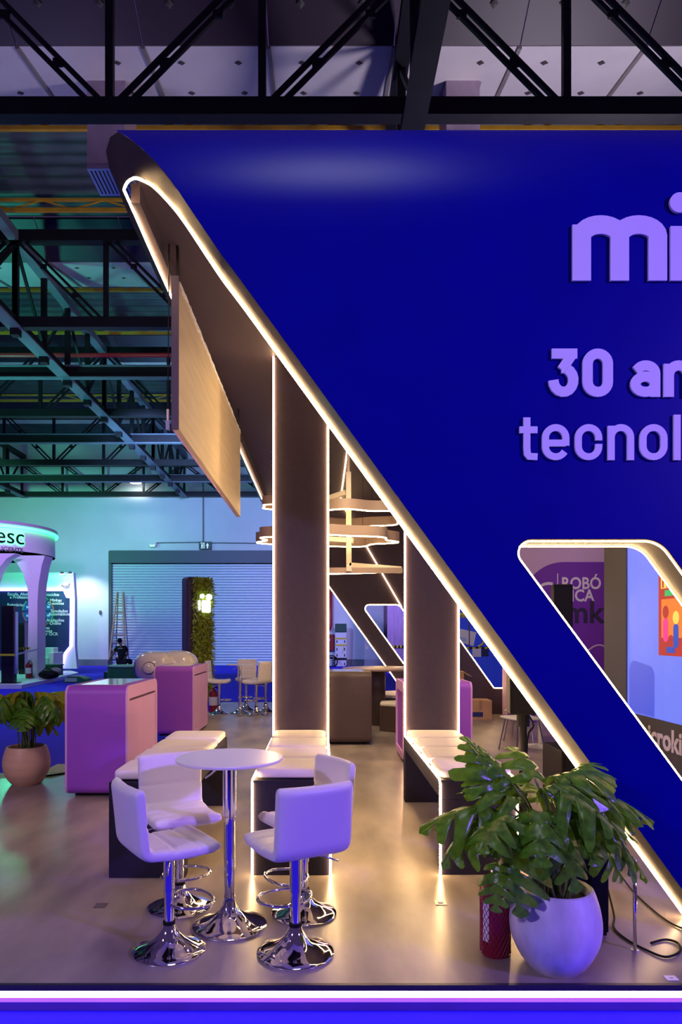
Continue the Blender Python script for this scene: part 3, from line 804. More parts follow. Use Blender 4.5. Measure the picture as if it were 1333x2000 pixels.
# wavy ring lamps
def puzzle(cx, cy, rx, ry, ph, amp, n=160, lobes=7):
    out = []
    for k in range(n):
        a = 2*PI*k/n; r = 1+amp*math.sin(lobes*a+ph)*(1+.4*math.sin(2*a+ph))
        out.append((cx+rx*r*math.cos(a), cy+ry*r*math.sin(a)))
    return out
def ring_lamp(cx, cy, z, rx, ry, ph, label, hang, lobes=7):
    t = thing('wavy_ring_lamp', (cx, cy, z), label, 'lamp', 'wavy hanging lamps')
    p = puzzle(cx, cy, rx, ry, ph, .085, lobes=lobes); n = len(p)
    q = inset(p, .03)
    mb = MB(); H = .13
    for i in range(n):
        j = (i+1) % n
        mb.add([(*p[i], z), (*p[j], z), (*p[j], z+H), (*p[i], z+H), (*q[i], z), (*q[j], z), (*q[j], z+H), (*q[i], z+H)],
               [(0,1,2,3),(7,6,5,4),(3,2,6,7),(1,0,4,5)])
    mb.build('band', 'lamp_band', t, smooth='auto')
    m_ = inset(p, .015)
    MB().tube([(a, b, z-.006) for a, b in m_], .009, 6, closed=True).build('led_strip', 'led_warm_soft', t, smooth=True)
    for a in hang:
        MB().tube([(a[0], a[1], z+H), (a[0], a[1], ZC)], .003, 5).build('wire', 'steel_black', t)
ring_lamp(.05, 9.25, 2.86, .92, .60, .4, 'wavy brown ring lamp under the canopy, lowest of the three', [(.55, 9.3), (-.5, 9.3)])
ring_lamp(.33, 9.6, 3.22, .92, .75, 2.0, 'wavy brown ring lamp under the canopy, wide upper one', [(.7, 9.6), (-.2, 9.6)], 8)
ring_lamp(-.64, 10.3, 3.52, .28, .25, 1.0, 'small wavy ring lamp left of the lit pillar', [(-.64, 10.3)], 5)
# cream square-tube frame
t = thing('tube_frame', (.33, 9.0, 2.4), 'cream square-tube hanging frame with light bar between the pillars', 'lamp')
Yt = 9.0
def seg(a, b, y0=Yt, y1=Yt, wd=.068): MB().bar(P(*a, y0), P(*b, y1), wd, wd).build('tube', 'cream_tube', t, bevel=.004)
seg((681, 922), (682, 1108)); seg((676, 962), (618, 982), Yt, Yt+.2); seg((690, 1056), (600, 1050), Yt, Yt+.2)
seg((682, 1104), (784, 1112)); seg((682, 1110), (682, 1112), Yt-.4, Yt)
MB().box(P(640, 1112, 8.9).x, P(786, 1112, 8.9).x, 8.86, 8.90, P(640, 1120, 8.9).z, P(640, 1112, 8.9).z+.02).build('light_channel', 'lamp_band', t)
MB().tube([P(642, 1121, 8.88), P(786, 1117, 8.88)], .009, 8).build('led_strip', 'led_warm_soft', t)
MB().tube([P(681, 925, Yt), Vector((P(681, 925, Yt).x, Yt, ZC))], .02, 6).build('hanger', 'cream_tube', t)

# ================================================================== PLANTS
def leaf_mesh(L, W, nl, droop, curl, cut, seed):
    rnd = random.Random(seed); rows = []; sub = 6
    ys, ex = [], []
    for i in range(nl):
        for k in range(sub):
            t = (i+(k+.5)/sub)/nl
            e = (cut, cut*1.15, .95, 1, 1, .9)[k]
            if i == nl-1 and k > 2: e = max(e, .8)
            if i == 0 and k == 0: e = .8
            ys.append(t); ex.append(e)
    ys.append(1.0); ex.append(1)
    NA = 4; mb = MB(); NY = len(ys)
    for side in (1, -1):
        jit = [rnd.uniform(.86, 1.06) for _ in range(nl+1)]
        vs_ = []; fs = []
        for r, t in enumerate(ys):
            env = W/2*(math.sin(PI*min(1, t*.80+.20))**.75)*(1-.2*t) if t < .999 else .002
            e = env*ex[r]*jit[min(nl, int(t*nl))]
            for a in range(NA+1):
                f_ = a/NA; x = e*f_
                y = t*L-.10*L*(1-t)*f_*1.6*(1 if t < .35 else .2)+f_*f_*.30*W*(.35+.5*t)*(x/(W/2+1e-6))
                z = -droop*L*(t**2)*1.0-curl*x*x/W*2.2+.02*W*math.sin(f_*PI)
                vs_.append((side*x, y, z))
        for r in range(NY-1):
            for a in range(NA):
                q = (r*(NA+1)+a, r*(NA+1)+a+1, (r+1)*(NA+1)+a+1, (r+1)*(NA+1)+a)
                fs.append(q if side > 0 else tuple(reversed(q)))
        mb.add(vs_, fs)
    # midrib
    me = mb.mesh('leaf')
    for f in me.polygons: f.use_smooth = True
    return me
LM = [leaf_mesh(1, 1.0, 5, .35, .9, .24, 1), leaf_mesh(1, .95, 4, .55, 1.3, .22, 2), leaf_mesh(1, 1.0, 4, .25, .7, .30, 3), leaf_mesh(1, .95, 5, .7, 1.6, .20, 4)]
LMp = [m_.copy() for m_ in LM]
for m_ in LM: m_.materials.append(M['leaf'])
for m_ in LMp: m_.materials.append(M['leaf_pale'])
def pot_profile(R, r_top, r_bot, h):
    out = []
    for k in range(15):
        t = k/14; z = h*t
        if t < .55: r = r_bot+(R-r_bot)*math.sin(t/.55*PI/2)**.8
        else: r = r_top+(R-r_top)*math.cos((t-.55)/.45*PI/2)**.9
        out.append((r, z))
    out += [(r_top-.012, h+.004), (r_top-.022, h-.004), (r_top-.02, h-.06)]
    return out
def plant(x, y, R, r_top, r_bot, h, potm, leaves, label_plant, label_pot, pale):
    t = thing('potted_monstera', (x, y, 0), label_plant, 'plant', 'potted plants')
    MB().lathe(pot_profile(R, r_top, r_bot, h), (x, y, 0), 48).build('pot', potm, t, smooth='auto')['label'] = label_pot
    MB().lathe([(r_top-.02, h-.05), (r_top*.5, h-.04), (.01, h-.035)], (x, y, 0), 24).build('soil', 'soil', t, smooth=True)
    for i, (dx, dy, z, size, yaw, pitch, roll_) in enumerate(leaves):
        tip = Vector((x+dx, y+dy, z)); a = random.uniform(0, 2*PI)
        base = Vector((x+.05*math.cos(a)+dx*.12, y+.05*math.sin(a)+dy*.12, h-.04))
        mid = base.lerp(tip, .55)+Vector((-dx*.18, -dy*.18, .06))
        MB().tube(smooth_path([base, mid, tip], 4), [.0075]*4+[.006]*4+[.004], 6).build('stem', 'stem', t, smooth=True)
        me = (LMp if (pale and i % 5 < 2) else LM)[i % 4]
        o = bpy.data.objects.new('leaf', me); col.objects.link(o); o.parent = t
        o.location = tip-Vector((x, y, 0)); o.scale = (size*1.2, size*1.15, size*1.15)
        o.rotation_mode = 'ZXY' if False else 'XYZ'
        o.rotation_euler = (Matrix.Rotation(math.radians(yaw), 3, 'Z') @ Matrix.Rotation(math.radians(pitch), 3, 'X') @ Matrix.Rotation(math.radians(roll_), 3, 'Y')).to_euler()
    return t
# yaw 0 points away from the camera, 90 to the left, -90 to the right, 180 to the camera
PX, PY = P(1085, 1890, 3.28).x, 3.28
def lf(px, py, dy, size, yaw, pitch, roll_=0):
    q = P(px, py, PY+dy); return (q.x-PX, dy, q.z, size, yaw, pitch, roll_)
LV = [
    lf(972, 1545, 0, .26, 35, 68, 10), lf(955, 1575, -.06, .27, 100, 8, -12), lf(985, 1590, -.12, .24, 140, -12, 0),
    lf(1000, 1640, -.16, .25, 165, -52, 12), lf(978, 1690, -.20, .17, 150, -60, -10), lf(1010, 1560, -.02, .22, 75, 30, 20),
    lf(1045, 1520, 0, .22, 15, 40, 0), lf(1060, 1540, -.05, .26, -65, 22, -20), lf(1085, 1520, .02, .28, -75, 16, 10),
    lf(1095, 1545, -.08, .27, -115, -8, -10), lf(1055, 1585, -.14, .24, 165, -30, 0), lf(1085, 1590, -.16, .25, 195, -38, 10),
    lf(1035, 1590, -.10, .23, 120, -18, -10), lf(1120, 1575, -.04, .24, -105, 0, -15), lf(1150, 1575, 0, .24, -80, -8, 20),
    lf(1165, 1555, .06, .24, -70, 4, -20), lf(1165, 1640, -.06, .18, -120, -40, 10), lf(1195, 1640, 0, .19, -95, -25, -15),
    lf(1110, 1600, -.02, .22, -160, -25, 0), lf(1020, 1545, .08, .24, 30, 45, 10), lf(1125, 1525, .10, .24, -40, 28, 0),
    lf(990, 1590, .05, .22, 85, -5, 0), lf(1070, 1560, .10, .26, 10, 18, 10), lf(1170, 1605, .08, .22, -60, -12, 0),
    lf(1000, 1530, .02, .24, 60, 55, -15), lf(935, 1600, -.05, .22, 110, -20, 0),
]
plant(PX, PY, .214, .175, .115, .385, 'pot_white', LV, 'monstera in a round whitewashed pot beside the fire extinguisher at the right', 'round whitewashed pot', False)
P2x, P2y = P(52, 1530, 7.3).x, 7.3
rl = random.Random(3); LV2 = []
for i in range(24):
    a = 2*PI*i/24*2.4; r = rl.uniform(.06, .34)
    LV2.append((r*math.cos(a), r*math.sin(a)*.9, .78+rl.uniform(.0, .24)-r*.15, rl.uniform(.22, .30), math.degrees(a)-90, rl.uniform(-35, 12), rl.uniform(-25, 25)))
plant(P2x, P2y, .24, .20, .14, .40, 'pot_beige', LV2, 'leafy monstera in a round beige pot left of the purple counter', 'round beige pot', True)

# ================================================================== SMALL THINGS ON THE PLATFORM
# fire extinguisher
def extinguisher(x, y, s, label, net=False):
    t = thing('fire_extinguisher', (x, y, 0), label, 'extinguisher', 'fire extinguishers')
    b = MB().lathe([(.072*s, 0), (.078*s, .012*s), (.078*s, .33*s), (.07*s, .37*s), (.045*s, .40*s), (.022*s, .415*s), (.022*s, .44*s)], (x, y, 0), 28).build('cylinder', 'red_paint', t, smooth='auto')
    MB().lathe([(.079*s, .13*s), (.0795*s, .28*s)], (x, y, 0), 28).build('paper_label', 'label_white' if not net else 'red_paint', b, smooth='auto')
    MB().box(x-.02*s, x+.02*s, y-.02*s, y+.02*s, .44*s, .47*s).build('valve', 'brushed', t)
    MB().bar((x-.01*s, y, .475*s), (x+.09*s, y-.02*s, .50*s), .018*s, .008*s).build('lever', 'black_plastic', t)
    MB().bar((x-.01*s, y, .455*s), (x+.08*s, y-.02*s, .455*s), .018*s, .008*s).build('handle', 'black_plastic', t)
    MB().tube(smooth_path([Vector(p) for p in ((x+.02*s, y, .455*s), (x+.10*s, y-.03*s, .40*s), (x+.105*s, y-.04*s, .2*s), (x+.12*s, y-.05*s, .05*s), (x+.17*s, y-.05*s, .02*s))], 4), .012*s, 8).build('hose', 'black_rubber', t, smooth=True)
    if net:
        mb = MB(); N = 22
        for sgn in (1, -1):
            for k in range(N):
                pts = [(x+.0815*s*math.cos(2*PI*k/N+sgn*j*.16), y+.0815*s*math.sin(2*PI*k/N+sgn*j*.16), s*(.012+.35*j/15)) for j in range(16)]
                mb.tube(pts, .0016, 4, cap=False)
        m_ = mb.build('net_sleeve', 'net_sleeve', t); m_['kind'] = 'stuff'
        for a0 in (-2.75, -.55):
            mb = MB()
            mb.grid(lambda u, v: (x+.0802*s*math.cos(a0+.5*u), y+.0802*s*math.sin(a0+.5*u), s*(.085+.21*v)), 6, 4)
            mb.build('paper_label', 'label_white', t)
q = P(968, 1858, 3.42)
extinguisher(q.x, 3.42, .92, 'dark red fire extinguisher in a net sleeve beside the whitewashed pot', True)
extinguisher(P(417, 1390, 13.9).x, 13.9, 1.15, 'red fire extinguisher with white label beside the far bar stool')
# chrome post with cap
q = P(1241, 1858, 3.45)
t = thing('chrome_post', (q.x, 3.45, 0), 'slim chrome post standing right of the monstera', 'post')
MB().tube([(q.x, 3.45, 0), (q.x, 3.45, .42)], .0095, 12).build('tube', 'chrome', t, smooth=True)
MB().lathe([(.012, .415), (.013, .43), (.011, .455), (.004, .465)], (q.x, 3.45, 0), 12).build('cap', 'brushed', t, smooth=True)
MB().lathe([(.02, 0), (.02, .004)], (q.x, 3.45, 0), 16).build('foot', 'brushed', t)
# cables
def cable(pts, r, label, name='power_cable'):
    o = MB().tube(smooth_path([Vector(p) for p in pts], 5), r, 6).build(name, 'black_rubber', smooth=True); tag(o, label, 'cable', 'cables on the platform floor')
fl = lambda px, py: Vector((P(px, py, EYE*F/(py-CY)).x, EYE*F/(py-CY), .008))
cable([fl(1187, 1770)+Vector((0, 0, .1)), fl(1200, 1790), fl(1200, 1815), fl(1225, 1838), fl(1262, 1858), fl(1300, 1872), fl(1328, 1862), fl(1325, 1845), fl(1300, 1838), fl(1272, 1845)], .006, 'black cable looping on the floor behind the chrome post')
cable([fl(1195, 1700)+Vector((0, 0, .06)), fl(1230, 1735), fl(1270, 1775), fl(1310, 1805), fl(1345, 1820)], .005, 'straight black cable crossing the floor towards the slanted edge')
# black side table and box behind the plant
a = P(1140, 1840, 3.62)
t = thing('equipment_case', (1.43, 3.72, 0), 'black equipment case standing behind the whitewashed pot', 'case')
MB().box(1.20, 1.515, 3.60, 3.90, .02, .53).build('body', 'black_plastic', t, bevel=.01)
MB().box(1.18, 1.535, 3.585, 3.915, .53, .565).build('lid', 'panel_gray', t, bevel=.006)
for x in (1.22, 1.49):
    MB().box(x-.02, x+.02, 3.62, 3.66, 0, .02).build('foot', 'black_rubber', t)
# speakers on stands
def speaker(x, y, z0, z1, wd, label):
    t = thing('loudspeaker', (x, y, 0), label, 'speaker', 'loudspeakers')
    poly = [(x-wd/2*1.0, y-wd*.45), (x+wd/2, y-wd*.45), (x+wd*.36, y+wd*.45), (x-wd*.36, y+wd*.45)]
    b = MB().prism(poly, z0, z1, 'xy').build('cabinet', 'black_plastic', t, bevel=.012, seg=3)
    MB().box(x-wd*.44, x+wd*.44, y-wd*.45-.006, y-wd*.45, z0+.03, z1-.03).build('grille', 'panel_gray' if False else 'black_rubber', b)
    MB().tube([(x, y, 0.02), (x, y, z0)], .03, 12).build('pole', 'black_plastic', t)
    MB().lathe([(.05, z0-.10), (.05, z0)], (x, y, 0), 12).build('collar', 'black_plastic', t)
    MB().lathe([(.22, 0), (.22, .015), (.05, .03)], (x, y, 0), 24).build('foot_plate', 'black_plastic', t)
    MB().tube(smooth_path([Vector(p) for p in ((x+.02, y+.02, z0+.02), (x+.09, y+.03, z0-.10), (x+.04, y+.03, z0-.22), (x+.035, y+.03, .2))], 4), .008, 6).build('cable', 'black_rubber', t)
speaker(1.56, 5.3, .985, 1.50, .27, 'black loudspeaker on a pole behind the slanted edge')
speaker(2.62, 7.5, 1.25, 2.14, .21, 'black column loudspeaker seen through the slanted window')
o = thing('subwoofer', (2.1, 5.9, 0), 'black subwoofer box on the floor behind the slanted edge', 'speaker')
MB().box(2.0, 2.62, 5.7, 6.2, 0.02, .62).build('cabinet', 'black_plastic', o, bevel=.012)
MB().box(2.03, 2.59, 5.69, 5.70, .05, .59).build('grille', 'black_rubber', o)
for xx in (2.05, 2.57): MB().box(xx-.03, xx+.03, 5.75, 5.8, 0, .02).build('foot', 'black_rubber', o)
# floor plates, card
q = fl(861, 1764)
t = thing('floor_socket', (q.x, q.y, 0), 'square brass floor socket in front of the right bench', 'floor socket')
MB().box(q.x-.033, q.x+.033, q.y-.033, q.y+.033, 0, .004).build('plate', 'brass_plate', t)
MB().lathe([(.016, .004), (.016, .008), (.012, .009)], (q.x, q.y, 0), 16).build('cap', 'label_white', t)
q = fl(197, 1769)
o = MB().box(q.x-.035, q.x+.035, q.y-.035, q.y+.035, 0, .003).build('floor_plate', 'label_print', bevel=.001); tag(o, 'dark square floor plate left of the bar stools', 'floor socket')
q = fl(1312, 1911)
t = thing('paper_card', (q.x, q.y, 0), 'small white card lying at the platform edge, far right', 'card')
MB().box(q.x-.027, q.x+.027, q.y-.022, q.y+.022, .001, .003).build('paper', 'label_white', t)
MB().box(q.x-.008, q.x+.008, q.y-.006, q.y+.004, .003, .0034).build('printed_mark', 'mat_grey', t)
# mats at the platform's left back edge
q0 = P(95, 1500, 7.9)
t = thing('floor_mat', (-3.1, 7.95, ZF), 'grey and green floor sheets between the beige pot and the purple counter', 'mat')
for k, (x0, x1, y0, y1, m_) in enumerate(((-3.9, -2.55, 7.57, 7.95, 'mat_green'), (-3.3, -2.4, 7.97, 8.5, 'mat_grey'), (-3.1, -2.4, 8.52, 9.2, 'label_white'))):
    MB().box(x0, x1, y0, y1, ZF, -.02).build('sheet', m_, t)
cable([(-3.3, 7.62, -.01), (-2.9, 7.9, .0), (-2.6, 8.3, .04), (-2.45, 8.6, .2)], .012, 'black cable beside the beige pot')

# ================================================================== RIGHT INTERIOR SEEN THROUGH THE FACADE
YP = 12.35
bxr = thing('storage_room', (4.5, YP, 0), 'lilac and purple printed room box behind the slanted window', 'booth room')
MB().box(3.55, 6.2, YP, YP+1.1, 0, 3.2).build('wall', 'lilac_wall', bxr)
poly = round_poly([(3.62, -.0), (6.2, 0), (6.2, 2.90), (3.62, 2.90)], [0, 0, 0, .75], 12)
poly = [(x, max(.0, z)) for x, z in poly]
MB().prism(poly, YP-.004, YP, 'xz').build('purple_print', 'purple_print', bxr)
def on_panel(px, py): v = P(px, py, YP-.006); return v
text_obj('lettering', 'ROBÓ', .30, 'print_white', bxr, on_panel(1097, 1150), bold=.006, sx=.86)
text_obj('lettering', 'TICA', .30, 'print_white', bxr, on_panel(1099, 1174), bold=.006, sx=.86)
text_obj('lettering', 'mk', .56, 'print_dark', bxr, on_panel(1104, 1216), bold=.012, sx=1.0)
a, b = on_panel(1090, 1120), on_panel(1090, 1168); MB().box(a.x-.008, a.x+.008, YP-.008, YP-.004, b.z, a.z).build('print_line', 'print_white', bxr)
ctr = on_panel(1073, 1167)
mb = MB(); ring = [(ctr.x+.28*math.cos(a_*PI/24), ctr.z+.28*math.sin(a_*PI/24)) for a_ in range(10, 49)]
rin = [(ctr.x+.23*math.cos(a_*PI/24), ctr.z+.23*math.sin(a_*PI/24)) for a_ in range(48, 9, -1)]
mb.prism(ring+rin, YP-.008, YP-.004, 'xz'); mb.build('print_arc', 'print_white', bxr)
cc = [on_panel(1150+k*3, 1268-10*math.sin(k/14*PI)+2) for k in range(16)]
MB().tube(cc, .018, 6).build('print_wave', 'lilac_wall', bxr)
mb = MB(); ys = [YP+.02+1.06*k/12 for k in range(13)]
mb.prism([(YP+.02, 0), (YP+.75, 0)]+[(YP+.75-.08*math.sin(k)*1.0-.02*k, 1.2*k/10+.05) for k in range(1, 9)]+[(YP+.02, 1.3)], 3.545, 3.55, 'yz'); mb.build('side_print', 'purple_print', bxr)
# video wall on the right with dark frame
xs = 3.48
vw = thing('video_wall', (xs, 6.4, 0), 'glowing blue video wall with a children poster image, in a dark frame', 'screen')
MB().box(xs+.001, xs+.25, 4.2, 8.35, 0, 3.9).build('housing', 'panel_gray', vw)
MB().box(xs-.03, xs, 7.75, 8.35, 0, 3.9).build('frame_column', 'panel_gray', vw)
MB().box(xs-.03, xs, 4.2, 7.75, 0, .72).build('base_panel', 'panel_gray', vw)
MB().box(xs-.012, xs, 4.2, 7.75, .72, 3.6).build('screen', 'screen_blue', vw)
poly = round_poly([(7.70, .73), (7.12, .73), (7.12, 1.25), (7.70, 1.32)], [0, 0, .12, .12], 6)
MB().prism(poly, xs-.014, xs-.012, 'yz').build('screen_shape', 'screen_deep_blue', vw)
def scr(name, y0, y1, z0, z1, m_, d): MB().box(xs-.014-d, xs-.013-d, min(y0, y1), max(y0, y1), z0, z1).build(name, m_, vw)
scr('poster_image', 7.03, 6.2, 1.38, 2.24, 'poster_red', 0)
scr('poster_image', 6.97, 6.25, 1.56, 1.95, 'poster_orange', .001)
scr('poster_image', 6.98, 6.4, 2.06, 2.20, 'poster_yellow', .001)
scr('poster_image', 6.90, 6.4, 1.98, 2.04, 'poster_green', .002)
for yc, m1, m2, zb in ((6.88, 'poster_pink', 'poster_red', 1.52), (6.68, 'poster_blue', 'poster_yellow', 1.46)):
    MB().prism([(p[0], p[1]) for p in rrect(yc-.05, yc+.05, zb, zb+.24, .045, 4)], xs-.0175, xs-.0165, 'yz').build('poster_image', m1, vw)
    MB().prism([(yc+.06*math.cos(k*PI/10), zb+.30+.065*math.sin(k*PI/10)) for k in range(20)], xs-.0178, xs-.0168, 'yz').build('poster_image', m2, vw)
MB().prism([(6.78+.07*math.cos(k*PI/10), 1.50+.09*math.sin(k*PI/10)) for k in range(20)], xs-.0160, xs-.0152, 'yz').build('poster_image', 'poster_red', vw)
scr('poster_image', 6.86, 6.70, 1.41, 1.47, 'poster_blue', .004)
text_obj('lettering', 'PE', .17, 'poster_red', vw, (xs-.02, 6.95, 2.07), (PI/2, 0, -PI/2), bold=.004)
text_obj('lettering', 'microkids', .30, 'print_white', vw, (xs-.035, 7.45, .44), (PI/2, 0, -PI/2), bold=.009)
# white table with chairs
def tube_chair(x, y, a, label):
    t = thing('chair', (x, y, 0), label, 'chair', 'white chairs with metal legs')
    t.rotation_euler = (0, 0, a)
    def B(mb, *args, **k):
        mb.v = [(v[0]+x, v[1]+y, v[2]) for v in mb.v]; return mb.build(*args, **k)
    B(MB().box(-.21, .21, -.2, .22, .44, .47), 'seat', 'board_white', t, bevel=.012)
    B(MB().box(-.20, .20, -.23, -.20, .58, .84), 'backrest', 'board_white', t, bevel=.012)
    for sx in (-1, 1):
        for sy in (-1, 1): B(MB().tube([(sx*.16, sy*.15, .44), (sx*.22, sy*.22, 0)], .011, 6), 'leg', 'brushed', t)
        B(MB().tube([(sx*.17, -.2, .45), (sx*.17, -.22, .8)], .011, 6), 'back_post', 'brushed', t)
tube_chair(2.72, 9.3, .3, 'white chair with metal legs behind the slanted edge, nearest')
tube_chair(3.02, 10.3, 2.6, 'white chair with metal legs behind the slanted edge, farther one')
t = thing('side_table', (3.1, 9.7, 0), 'white table on a round foot beside the metal-legged chairs', 'table')
MB().lathe([(.36, .72), (.38, .73), (.38, .75)], (3.1, 9.7, 0), 32).build('tabletop', 'board_white', t, smooth='auto')
MB().lathe([(.22, 0), (.22, .012), (.03, .03), (.03, .72)], (3.1, 9.7, 0), 24).build('pedestal', 'board_white', t, smooth='auto')
# cardboard boxes by the back wall
def carton(x, y, z, wx, wy, h, label, flap):
    t = thing('cardboard_box', (x, y, z), label, 'box', 'cardboard boxes')
    MB().box(x-wx/2, x+wx/2, y-wy/2, y+wy/2, z, z+h).build('carton', 'cardboard', t, bevel=.004)
    MB().box(x-.03, x+.03, y-wy/2-.002, y+wy/2+.002, z+h*.5, z+h+.002).build('packing_tape', 'tape_brown', t)
    MB().box(x-wx*.38, x+wx*.1, y-wy/2-.003, y-wy/2, z+h*.15, z+h*.4).build('printed_label', 'booth_navy', t)
    if flap: MB().bar((x+wx/2, y, z+h), (x+wx/2+.16, y, z+h-.1), .3, .006, up=(0, 0, 1)).build('flap', 'cardboard', t)
carton(2.95, 12.9, 0, .42, .4, .36, 'cardboard box on the floor by the brown back wall', False)
t = thing('black_case', (2.55, 12.9, 0), 'black case on the floor under the upper cardboard box', 'case')
MB().box(2.22, 2.72, 12.7, 13.1, 0, .44).build('body', 'black_plastic', t, bevel=.01); MB().box(2.215, 2.725, 12.695, 13.105, .36, .375).build('seam', 'panel_gray', t)
carton(2.43, 12.9, .441, .42, .38, .46, 'open cardboard box stacked on the black case', True)
# blue backdrop of another stand, far behind the second window
YD = 19.0
bd = thing('exhibit_backdrop', (4.0, YD, ZF), 'blue printed backdrop of a far stand with papers and yellow arrow', 'backdrop')
a, b = P(850, 1130, YD), P(1010, 1290, YD)
MB().box(a.x, b.x, YD, YD+.1, ZF, a.z).build('panel', 'backdrop_blue', bd)
def dec(px0, px1, py0, py1, m_, d=.01, name='print'):
    a, b = P(px0, py0, YD), P(px1, py1, YD); return MB().box(a.x, b.x, YD-d, YD, b.z, a.z).build(name, m_, bd)
dec(895, 926, 1197, 1206, 'print_yellow'); dec(916, 918, 1170, 1300, 'panel_gray', .02, 'seam')
MB().prism([tuple(P(*p, YD).xz) for p in ((899, 1228), (931, 1235), (925, 1262), (899, 1254))], YD-.012, YD, 'xz').build('print', 'print_white', bd)
MB().prism([tuple(P(*p, YD).xz) for p in ((900, 1243), (912, 1246), (910, 1254), (899, 1251))], YD-.016, YD, 'xz').build('print', 'print_sky', bd)
MB().prism([tuple(P(*p, YD).xz) for p in ((932, 1215), (944, 1222), (952, 1250), (938, 1240))], YD-.012, YD, 'xz').build('print', 'print_white', bd)
MB().tube([P(935, 1263, YD-.02), P(943, 1258, YD-.02), P(947, 1250, YD-.02), P(946, 1244, YD-.02)], .03, 6).build('print', 'print_yellow', bd)
for k in range(5): dec(899+k*12, 905+k*12, 1264, 1267, 'hazard_yellow', .012, 'hazard_tape')
dec(899, 960, 1263.5, 1268, 'booth_black', .008, 'hazard_tape')
dec(923, 940, 1267, 1283, 'print_white', .014); dec(941, 955, 1269, 1282, 'booth_navy', .012)
text_obj('lettering', 's pec', .11, 'print_white', bd, P(899, 1190, YD-.012), bold=.002)
text_obj('lettering', 'em mi', .10, 'booth_navy', bd, P(897, 1205, YD-.014), bold=.002)

# ================================================================== HALL BACKGROUND
# roller door
YD2 = 36.9
a, b = P(215, 1077, YD2), P(640, 1292, YD2)
rd = thing('door_1', (a.x, YD2, ZF), 'wide closed roller shutter door in the far white wall', 'door', kind='structure')
MB().box(a.x+.12, b.x, YD2-.45, YD2, a.z-.66, a.z).build('shutter_box', 'shutter_dark', rd)
MB().box(a.x, a.x+.16, YD2-.25, YD2, ZF, a.z).build('guide_rail', 'shutter_dark', rd)
MB().box(b.x-.16, b.x, YD2-.25, YD2, ZF, a.z-.66).build('guide_rail', 'shutter_dark', rd)
z0, z1 = ZF, a.z-.6; ns = int((z1-z0)/.145)
slat_poly = [(0, 0), (-.045, .03), (-.055, .075), (-.045, .115), (0, .14)]
slm = MB().add([(0, -p[0]-.0, p[1]) for p in slat_poly], [])
mb = MB(); xa, xb = a.x+.17, b.x-.17
for p in slat_poly: mb.v += [(0, p[0], p[1]), (xb-xa, p[0], p[1])]
for i in range(4): mb.f.append((2*i, 2*i+1, 2*i+3, 2*i+2))
sm = mb.mesh('slat')
for f in sm.polygons: f.use_smooth = True
for k in range(ns): shared('slat', sm, 'shutter', rd, (xa-a.x, -.08, k*.145))
# emergency light, exit sign, conduits
t = thing('exit_sign', P(401, 1065, 36.8), 'green exit sign with white arrow above the roller door', 'sign')
a, b = P(389, 1058, 36.8), P(413, 1073, 36.8)
MB().box(a.x, b.x, 36.76, 36.84, b.z, a.z).build('plate', 'exit_green', t)
def ex(pts, n_='arrow'): MB().prism([tuple(P(*p, 36.75).xz) for p in pts], 36.74, 36.76, 'xz').build(n_, 'exit_white', t)
ex([(404.4, 1071), (404.4, 1065), (402, 1066.5), (405.5, 1060.5), (409, 1066.5), (406.6, 1065), (406.6, 1071)])
ex([(392, 1060), (399.5, 1060), (399.5, 1071), (398, 1071), (398, 1061.3), (392, 1061.3)], 'door_mark')
ex([(392.5, 1071), (394, 1067), (393, 1064), (395.5, 1062.5), (397, 1065), (395.8, 1067.5), (396.8, 1071), (395.5, 1071), (394.7, 1068.5), (393.8, 1071)], 'running_figure')
t = thing('emergency_light', P(298, 1063, 36.8), 'small white emergency light left of the exit sign', 'lamp')
a, b = P(291, 1060, 36.8), P(306, 1066, 36.8)
MB().box(a.x, b.x, 36.7, 36.95, b.z, a.z).build('housing', 'board_white', t, bevel=.02); MB().box(a.x+.06, b.x-.06, 36.69, 36.70, b.z-.06, b.z+.04).build('lens', 'exit_white', t)
t = thing('conduit', P(397, 1058, 36.9), 'thin grey conduit pipes on the far wall around the exit sign', 'pipe', kind='structure')
MB().tube([P(397, 940, 36.9), P(397, 1058, 36.9)], .035, 6).build('pipe', 'wall_base', t); MB().tube([P(306, 1060, 36.9), P(389, 1059, 36.9)], .025, 6).build('pipe', 'wall_base', t); MB().tube([P(413, 1060, 36.9), P(530, 1061, 36.9)], .025, 6).build('pipe', 'wall_base', t)
q = P(196, 1196, 36.95)
o = MB().box(q.x-.06, q.x+.06, 36.9, 37, q.z-.1, q.z+.1).build('wall_switch', 'label_print', bevel=.02); tag(o, 'small dark switch on the far wall left of the roller door', 'switch')
# ladder
YLd = 35.8
ld = thing('ladder', P(228, 1292, YLd), 'wooden step ladder leaning before the roller door', 'ladder')
for a_, b_ in (((229, 1156), (213, 1290)), ((240, 1156), (245, 1290))):
    MB().bar(P(*a_, YLd+.3), P(*b_, YLd-.3), .07, .10).build('rail', 'wood_ladder', ld)
for a_, b_ in (((231, 1156), (226, 1290)), ((242, 1156), (252, 1290))):
    MB().bar(P(*a_, YLd+.3), P(*b_, YLd+.95), .05, .06).build('rear_rail', 'brushed', ld)
for k in range(9):
    t_ = (k+.9)/9.4; l = P(229, 1156, YLd+.3).lerp(P(213, 1290, YLd-.3), t_); r = P(240, 1156, YLd+.3).lerp(P(245, 1290, YLd-.3), t_)
    MB().bar(l, r, .10, .05).build('rung', 'wood_ladder', ld)
